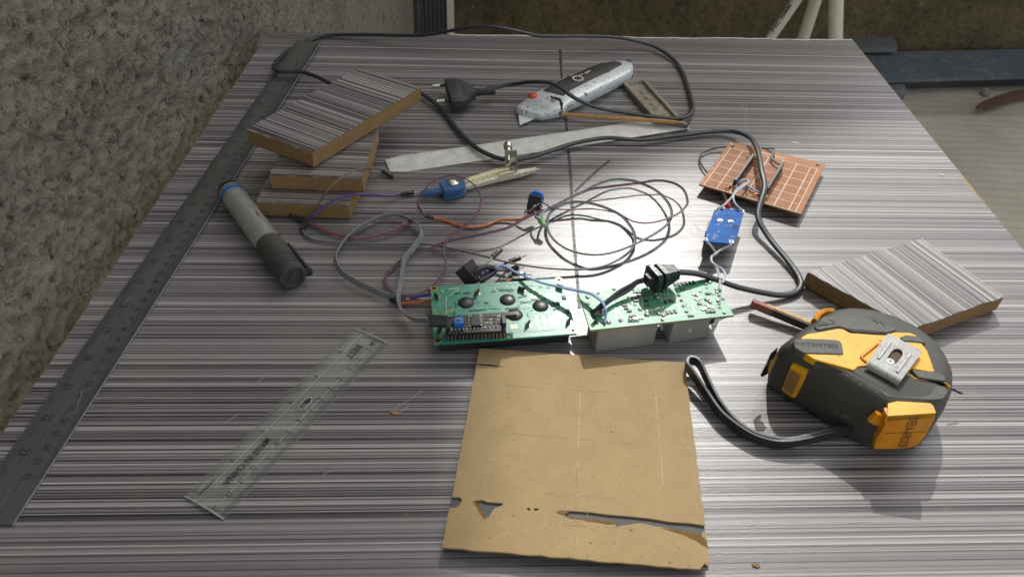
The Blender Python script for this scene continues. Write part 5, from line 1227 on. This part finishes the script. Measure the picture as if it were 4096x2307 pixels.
# ================================================================== TAPE MEASURE
tm = thing('tape_measure', 'yellow and black tape measure with a metal belt clip lying on its side', 'tape measure', V((.23, .33, 0)))
ol = [(.1735, .331), (.176, .3255), (.186, .317), (.209, .2945), (.2215, .2825), (.228, .2800), (.250, .2808), (.258, .2845), (.268, .295), (.276, .306), (.281, .317), (.2825, .330), (.280, .345), (.272, .358), (.262, .367), (.246, .374), (.230, .3752), (.217, .372), (.207, .3650), (.197, .3565), (.184, .3455), (.175, .3375)]
ol = rnd(ccw([V((x, y, 0)) for x, y in ol]), .004, 3)
TZ = .0415
lv = [(.0006, .0030), (.0030, .0006), (.0080, 0), (.0250, 0), (.0310, .0008), (.0355, .0026), (.0390, .0052), (.0408, .0078), (TZ, .0110)]
mb = MB().loft([W_(inset(ol, i), z) for z, i in lv]); obj('case', mb, RUBD, tm)
Tz = TZ+.0010
yp = [(590, 480), (640, 452), (700, 445), (890, 410), (920, 418), (965, 447), (1240, 464), (1310, 440), (1430, 443), (1490, 468), (1525, 530), (1565, 580), (1625, 745), (1590, 748), (1440, 722), (1405, 760), (1290, 740), (1090, 700), (1030, 705), (1000, 735), (940, 718), (690, 650), (618, 606)]
def panel(nm, pts, mat, z0, z1, r_=.0010, par=None, bev=.0004):
    p = rnd(ccw([CT(x, y, z1) for x, y in pts]), r_, 2)
    return obj(nm, MB().loft([W_(p, z0), W_(p, z1-bev), W_(inset(p, bev), z1)]), mat, par or tm)
yl = panel('side_panel', yp, YEL, TZ-.004, Tz)
tg = panel('grip_tongue', [(530, 500), (620, 488), (760, 492), (880, 500), (905, 522), (920, 612), (820, 608), (610, 602), (540, 560)], RUB, TZ-.004, Tz+.0007, .0015)
obj('lettering', MB().text('PATENTED', CT(553, 541, Tz+.0009), CT(882, 561, Tz+.0009), .0032), INK, tg)
panel('grip_rib', [(1352, 480), (1400, 460), (1498, 472), (1560, 525), (1450, 512), (1380, 508)], RUB, TZ-.004, Tz+.0007, .0012)
panel('trim_line', [(1402, 770), (1440, 785), (1490, 810), (1620, 826), (1700, 836), (1740, 868), (1748, 858), (1702, 826), (1500, 798), (1450, 772), (1418, 752)], YEL, TZ-.008, TZ+.0002, .0004)
panel('grip_rib', [(1440, 728), (1480, 732), (1640, 752), (1690, 770), (1720, 800), (1690, 818), (1500, 792)], RUB, TZ-.006, Tz+.0006, .0012)
panel('grip_rib', [(760, 320), (900, 310), (1060, 322), (1250, 375), (1340, 420), (1300, 432), (1225, 452), (970, 432), (920, 405), (880, 396), (720, 425), (690, 400)], RUB, TZ-.006, TZ+.0010, .002)
panel('grip_rib', [(690, 665), (940, 735), (1005, 752), (1035, 722), (1085, 718), (1330, 850), (1400, 800), (1480, 835), (1690, 855), (1735, 890), (1690, 960), (1560, 965), (1250, 940), (1160, 860), (1000, 770), (800, 700)], RUB, TZ-.008, TZ-.0002, .002)
fr_ = [(1178, 528), (1050, 640), (1088, 672)]
obj('clip_rest', MB().bar(CT(1182, 530, Tz+.0004), CT(1052, 636, Tz+.0004), .0014, .0016, .0003).bar(CT(1052, 636, Tz+.0004), CT(1092, 672, Tz+.0004), .0014, .0016, .0003), ORA, tm)
# metal belt clip
kz = TZ+.0048
k4 = [CT(1262, 448, kz), CT(1530, 588, kz), CT(1352, 828, kz), CT(1098, 688, kz)]
kc = sum(k4, V())/4; ku = (k4[1]-k4[0]).normalized(); kv = (k4[3]-k4[0]).normalized()
def KC(u, v, z=0): 
    p = (k4[0]*(1-u)+k4[1]*u)*(1-v)+(k4[3]*(1-u)+k4[2]*u)*v; return V((p.x, p.y, kz+z))
slot = [KC(.50+.15*math.cos(q), .47+(.07 if math.sin(q) > 0 else -.07)+.16*math.sin(q)) for q in [2*math.pi*i/20 for i in range(20)]]
outc = [KC(.0, .02), KC(.02, 0), KC(.98, 0), KC(1, .02), KC(1, .90), KC(0, .90)]
tri = tessellate_polygon([outc, slot]); ap = outc+slot; nn = len(ap); fs = []
for q in tri:
    a, b, c = [ap[i] for i in q]; q = q if (b-a).cross(c-a).z > 0 else q[::-1]
    fs.append(tuple(q)); fs.append(tuple(i+nn for i in q[::-1]))
fs += [(i, (i+1) % 6, (i+1) % 6+nn, i+nn) for i in range(6)]+[(6+i, 6+(i+1) % 20, 6+(i+1) % 20+nn, 6+i+nn) for i in range(20)]
mb = MB().add(ap+[p-V((0, 0, .0011)) for p in ap], fs)
rg = []
for j in range(5):
    t = j/4; v = .898+.11*math.sin(t*1.3); z = -.0034*(1-math.cos(t*1.3))*1.2
    rg.append([KC(0, v, z), KC(1, v, z), KC(1, v-.03, z-.0011), KC(0, v-.03, z-.0011)])
mb.loft(rg)
kp = obj('belt_clip', mb, GALV, tm, ang=30)
obj('pressed_rib', MB().sweep([KC(.20, .20, .0001), KC(.18, .74, .0001)], circ(.0010, 8, .6)).sweep([KC(.80, .22, .0001), KC(.80, .82, .0001)], circ(.0010, 8, .6)), GALV, kp)
obj('clip_spacer', MB().prism([KC(.30, .2), KC(.70, .2), KC(.70, .76), KC(.30, .76)], Tz-.0002, kz-.0016), M('rust_brown', s(84, 56, 34), .7, 0, .4, 400), kp)
scp = KC(.475, .63, -.0008); sw = obj('screw', MB().disc(scp-V((0, 0, .0008)), .0026, .0014, 18, .0004), NICK, kp)
obj('cross_slot', MB().box(scp+V((0, 0, .0006)), ku*.0015, kv*.0003, V((0, 0, .0001))).box(scp+V((0, 0, .0006)), ku*.0003, kv*.0015, V((0, 0, .00009))), HOLE, sw)
gr_ = MB()
for a4, b4_ in (((705, 348), (800, 374)), ((722, 372), (782, 388)), ((700, 392), (850, 372)), ((805, 338), (850, 366)), ((930, 412), (1240, 440)), ((1105, 320), (1190, 372)), ((1150, 318), (1240, 392))): gr_.quad(CT(*a4, TZ+.0013), CT(*b4_, TZ+.0013), .0006)
obj('moulded_grooves', gr_, INK, tm)
dt_ = MB()
for x, y in ((945, 778), (1000, 815), (1048, 848), (1112, 872), (1172, 905)): obj('stud', MB().dome(CT(x, y, TZ-.0003), .0006, .0004, 8, 2), CERAM, tm)
# walls: button, yellow end panel, hook
wn_ = (V((.223, .281, 0))-V((.176, .3255, 0))).normalized(); wo = V((wn_.y, -wn_.x, 0)); wo = wo if wo.y < 0 else -wo
wp0 = V((.200, .3033, 0))+wo*.0016
def WP(x, y, out=0.0): return onplane(2900+x*.5168, 1100+y*.5168, wp0+wo*out, wo)
def wallprism(nm, pts, out0, out1, mat, F=WP, nrm=None, bev=.0004):
    f_ = [F(x, y, out1) for x, y in pts]; nv = nrm or wo; c_ = sum(f_, V())/len(f_)
    back = [p-nv*(out1-out0) for p in f_]; mid = [p-nv*bev for p in f_]; fr = [p+(c_-p).normalized()*bev for p in f_]
    return obj(nm, MB().loft([back, mid, fr]), mat, tm)
wallprism('lock_button', [(508, 704), (620, 762), (598, 830), (540, 948), (520, 950), (438, 892), (440, 872)], -.006, .0014, YEL)
wallprism('button_face', [(507, 728), (584, 780), (572, 812), (516, 930), (446, 884), (452, 862)], -.002, .0021, BUTY)  # darker than the button around it, shade painted in
ep0 = V((.24, .2792, 0)); en = V((.03, -1, 0)).normalized()
def EP(x, y, out=0.0): return onplane(2900+x*.5168, 1100+y*.5168, ep0+en*out, en)
ec = [(1258, 1090), (1632, 1066), (1622, 1120), (1560, 1240), (1500, 1310), (1440, 1336), (1330, 1346), (1152, 1346), (1172, 1270), (1230, 1180)]
f_ = [EP(x, y, .0012) for x, y in ec]
bkp = [p-en*.006 for p in f_]
epn = obj('end_panel', MB().loft([bkp, [p-en*.0005 for p in f_], [p+(sum(f_, V())/len(f_)-p).normalized()*.0005 for p in f_]]), ORA, tm)
tt = [CT(1262, 992, TZ-.001), CT(1330, 975, TZ-.001), CT(1590, 990, TZ-.001), CT(1612, 1012, TZ-.001)]
obj('panel_shoulder', MB().loft([[f_[0]+V((0, .0003, 0)), f_[0].lerp(f_[1], .3)+V((0, .0003, 0)), f_[0].lerp(f_[1], .9)+V((0, .0003, 0)), f_[1]+V((0, .0003, 0))], [V((q.x, q.y, q.z)) for q in tt]], False, False).flat(tt[::-1]) if False else MB().slab([f_[0]+V((0, 0, .0002)), f_[1]+V((0, 0, .0002)), tt[3], tt[2], tt[1], tt[0]], .005), YEL, tm)
hooky = wallprism('corner_tab', [(1112, 1138), (1180, 1080), (1250, 1095), (1235, 1150), (1205, 1172), (1160, 1162)], -.006, -.0028, ORA, EP, en)
tx_ = MB(); a4, b4_ = EP(1425, 1108, .0014), EP(1330, 1335, .0014); dv = (b4_-a4)
tx_.text('DEELA-APROOF', a4, b4_, .0058, en); obj('lettering', tx_, M('smeared_print', s(120, 84, 44), .6), epn)
cl_ = MB(); cl_.quad(EP(1235, 1224, .0014), EP(1560, 1212, .0014), .0004, en); obj('seam', cl_, HOLE, epn)
hk = [V((.1722, .3345, 0)), V((.1690, .3330, 0))]
mb = MB(); h0 = V((.1745, .3400, .0)); h1 = V((.1660, .3290, .0))
q4 = [CT(405, 562, .036), CT(350, 612, .034), CT(325, 690, .030), CT(272, 775, .020), CT(290, 788, .018), CT(326, 768, .018), CT(332, 720, .024), CT(395, 610, .034)]
mb.loft([[p+V((.0006, .0009, 0)) for p in q4], q4]); obj('end_hook', mb, M('blackened_steel', s(58, 56, 52), .4, .6), tm)
mb = MB().slab([CT(352, 655, .031), CT(402, 590, .034), CT(405, 640, .031), CT(335, 778, .020), CT(332, 735, .024)], .0008); obj('tape_tip', mb, BUTY, tm)
mb = MB().sweep([CT(690, 365, .036), CT(720, 315, .036), CT(770, 290, .036), (lambda p: p)(CT(830, 288, .035))], circ(.0022, 8, 1.6)); obj('top_edge', mb, ORA, tm)
obj('side_spike', MB().bar(CT(1755, 880, .016), CT(1836, 918, .013), .0006, .0012), INK, tm)  # thin black spike poking out of the right side
# wrist strap (flat loop standing on edge)
S1 = [(150, 165, .010), (158, 215, .010), (250, 335, .009), (400, 560, .007), (560, 790, .006), (700, 925, .0055), (900, 1065, .005), (1100, 1160, .005), (1300, 1205, .005), (1500, 1200, .006), (1700, 1165, .007), (1950, 1105, .008), (2250, 1030, .009), (2380, 990, .010)]
S2 = [(150, 165, .010), (175, 128, .010), (240, 128, .010), (310, 175, .010), (370, 290, .009), (440, 440, .008), (540, 640, .007), (650, 800, .006), (760, 915, .0055), (940, 1050, .0055), (1120, 1130, .0055), (1300, 1165, .0055), (1500, 1170, .006), (1700, 1130, .0075), (1950, 1070, .0085), (2250, 1000, .0095), (2380, 965, .0105)]
sb = MB()
for S in (S1, S2): sb.sweep(path(CR, S), [(-.0008, -.0036), (.0008, -.0036), (.0010, 0), (.0008, .0036), (-.0008, .0036), (-.0010, 0)])
obj('wrist_strap', sb, CORDM, tm)

# ================================================================== PENCIL
pc_a, pc_b = CT(205, 215, .0075), CT(700, 420, .0045)
pn_t = thing('pencil_stub', 'striped wooden pencil with faded red end behind the tape measure', 'pencil', V((pc_a.x, pc_a.y, 0)))
pdv = (pc_b-pc_a); pL = pdv.length
obj('shaft', MB().lathe(pc_a, pdv, [(0, .0026), (.0008, .0034), (pL, .0036)], 6), M('dark_pencil_paint', s(58, 48, 42), .5), pn_t)
pu = V((0, 0, 1)); psd = pdv.cross(pu).normalized(); psn = psd.cross(pdv).normalized()
for o2, wv2, mt in ((.0004, .0012, PENY), (.0021, .0010, PENY)):
    obj('stripe', MB().bar(pc_a+pdv*.22+psn*.0030-psd*o2+psn*(.0001-.0004*(o2 > .001)), pc_a+pdv+psn*.0032-psd*o2, wv2, .0007), mt, pn_t)
obj('red_tip', MB().lathe(pc_a-pdv.normalized()*.0002, pdv, [(0, .0024), (.0009, .0037), (.016, .0037)], 6), PENR, pn_t)

# ================================================================== CRUMBS
def crumb(px, py, r_, mat, label, cat, h=.0012, sx=1.6):
    c = U(px, py, 0); mb = MB(); n = 7
    a = [c+V((math.cos(2*math.pi*i/n)*r_*sx*random.uniform(.6, 1.2), math.sin(2*math.pi*i/n)*r_*random.uniform(.6, 1.2), .0001)) for i in range(n)]
    mb.loft([a, [c+(p-c)*.8+V((0, 0, h*random.uniform(.6, 1.2))) for p in a]]); obj(cat.replace(' ', '_'), mb, mat, label=label, cat=cat)
crumb(1170, 985, .0016, WCHIP, 'tan wood crumb beside the marker cap', 'wood crumb')
crumb(1578, 1652, .0016, WCHIP, 'curled tan shaving between the clear ruler and the hardboard', 'wood shaving', .0010, 2.2)
crumb(3183, 572, .0022, PAPER, 'white paper chip behind the brown board', 'paper chip', .0007, 2.0)
crumb(3026, 2263, .0016, RUST, 'red brown flake near the front edge by the hardboard', 'paint flake', .0006)
crumb(3766, 701, .0016, PAPER, 'pale chip near the right edge of the table', 'pale chip', .0006, 2.0)

# ================================================================== CAMERA, LIGHT
cam = bpy.data.cameras.new('camera'); co = bpy.data.objects.new('camera', cam); COL.objects.link(co)
m = Matrix((RX, RY, -_fw)).transposed().to_4x4(); m.translation = CAM; co.matrix_world = m
cam.sensor_width = 36; cam.lens = FPX/4096*36; cam.clip_start = .01; cam.clip_end = 200
cam.dof.use_dof = True; cam.dof.focus_distance = .62; cam.dof.aperture_fstop = 14
scn.camera = co
sl_ = bpy.data.lights.new('sun', 'SUN'); sl_.energy = 2.0; sl_.angle = R(.53); sl_.color = (1, .985, .95)
so = bpy.data.objects.new('sun', sl_); COL.objects.link(so); so.rotation_euler = (-SUN).to_track_quat('-Z', 'Y').to_euler(); so.location = SUN*10
wd = bpy.data.worlds.new('World'); scn.world = wd; wd.use_nodes = True
nt = wd.node_tree; bg = nt.nodes['Background']; sky = nt.nodes.new('ShaderNodeTexSky'); sky.sky_type = 'NISHITA'; sky.sun_disc = False
sky.sun_elevation = EL; sky.sun_rotation = AZ; sky.air_density = 1.0; sky.dust_density = 3.0; sky.ozone_density = .8
hv = nt.nodes.new('ShaderNodeHueSaturation'); hv.inputs['Saturation'].default_value = .2
nt.links.new(sky.outputs[0], hv.inputs['Color']); nt.links.new(hv.outputs[0], bg.inputs[0]); bg.inputs[1].default_value = .15
scn.view_settings.view_transform = 'Standard'; scn.view_settings.look = 'None'; scn.view_settings.gamma = 1; scn.view_settings.exposure = 0.5
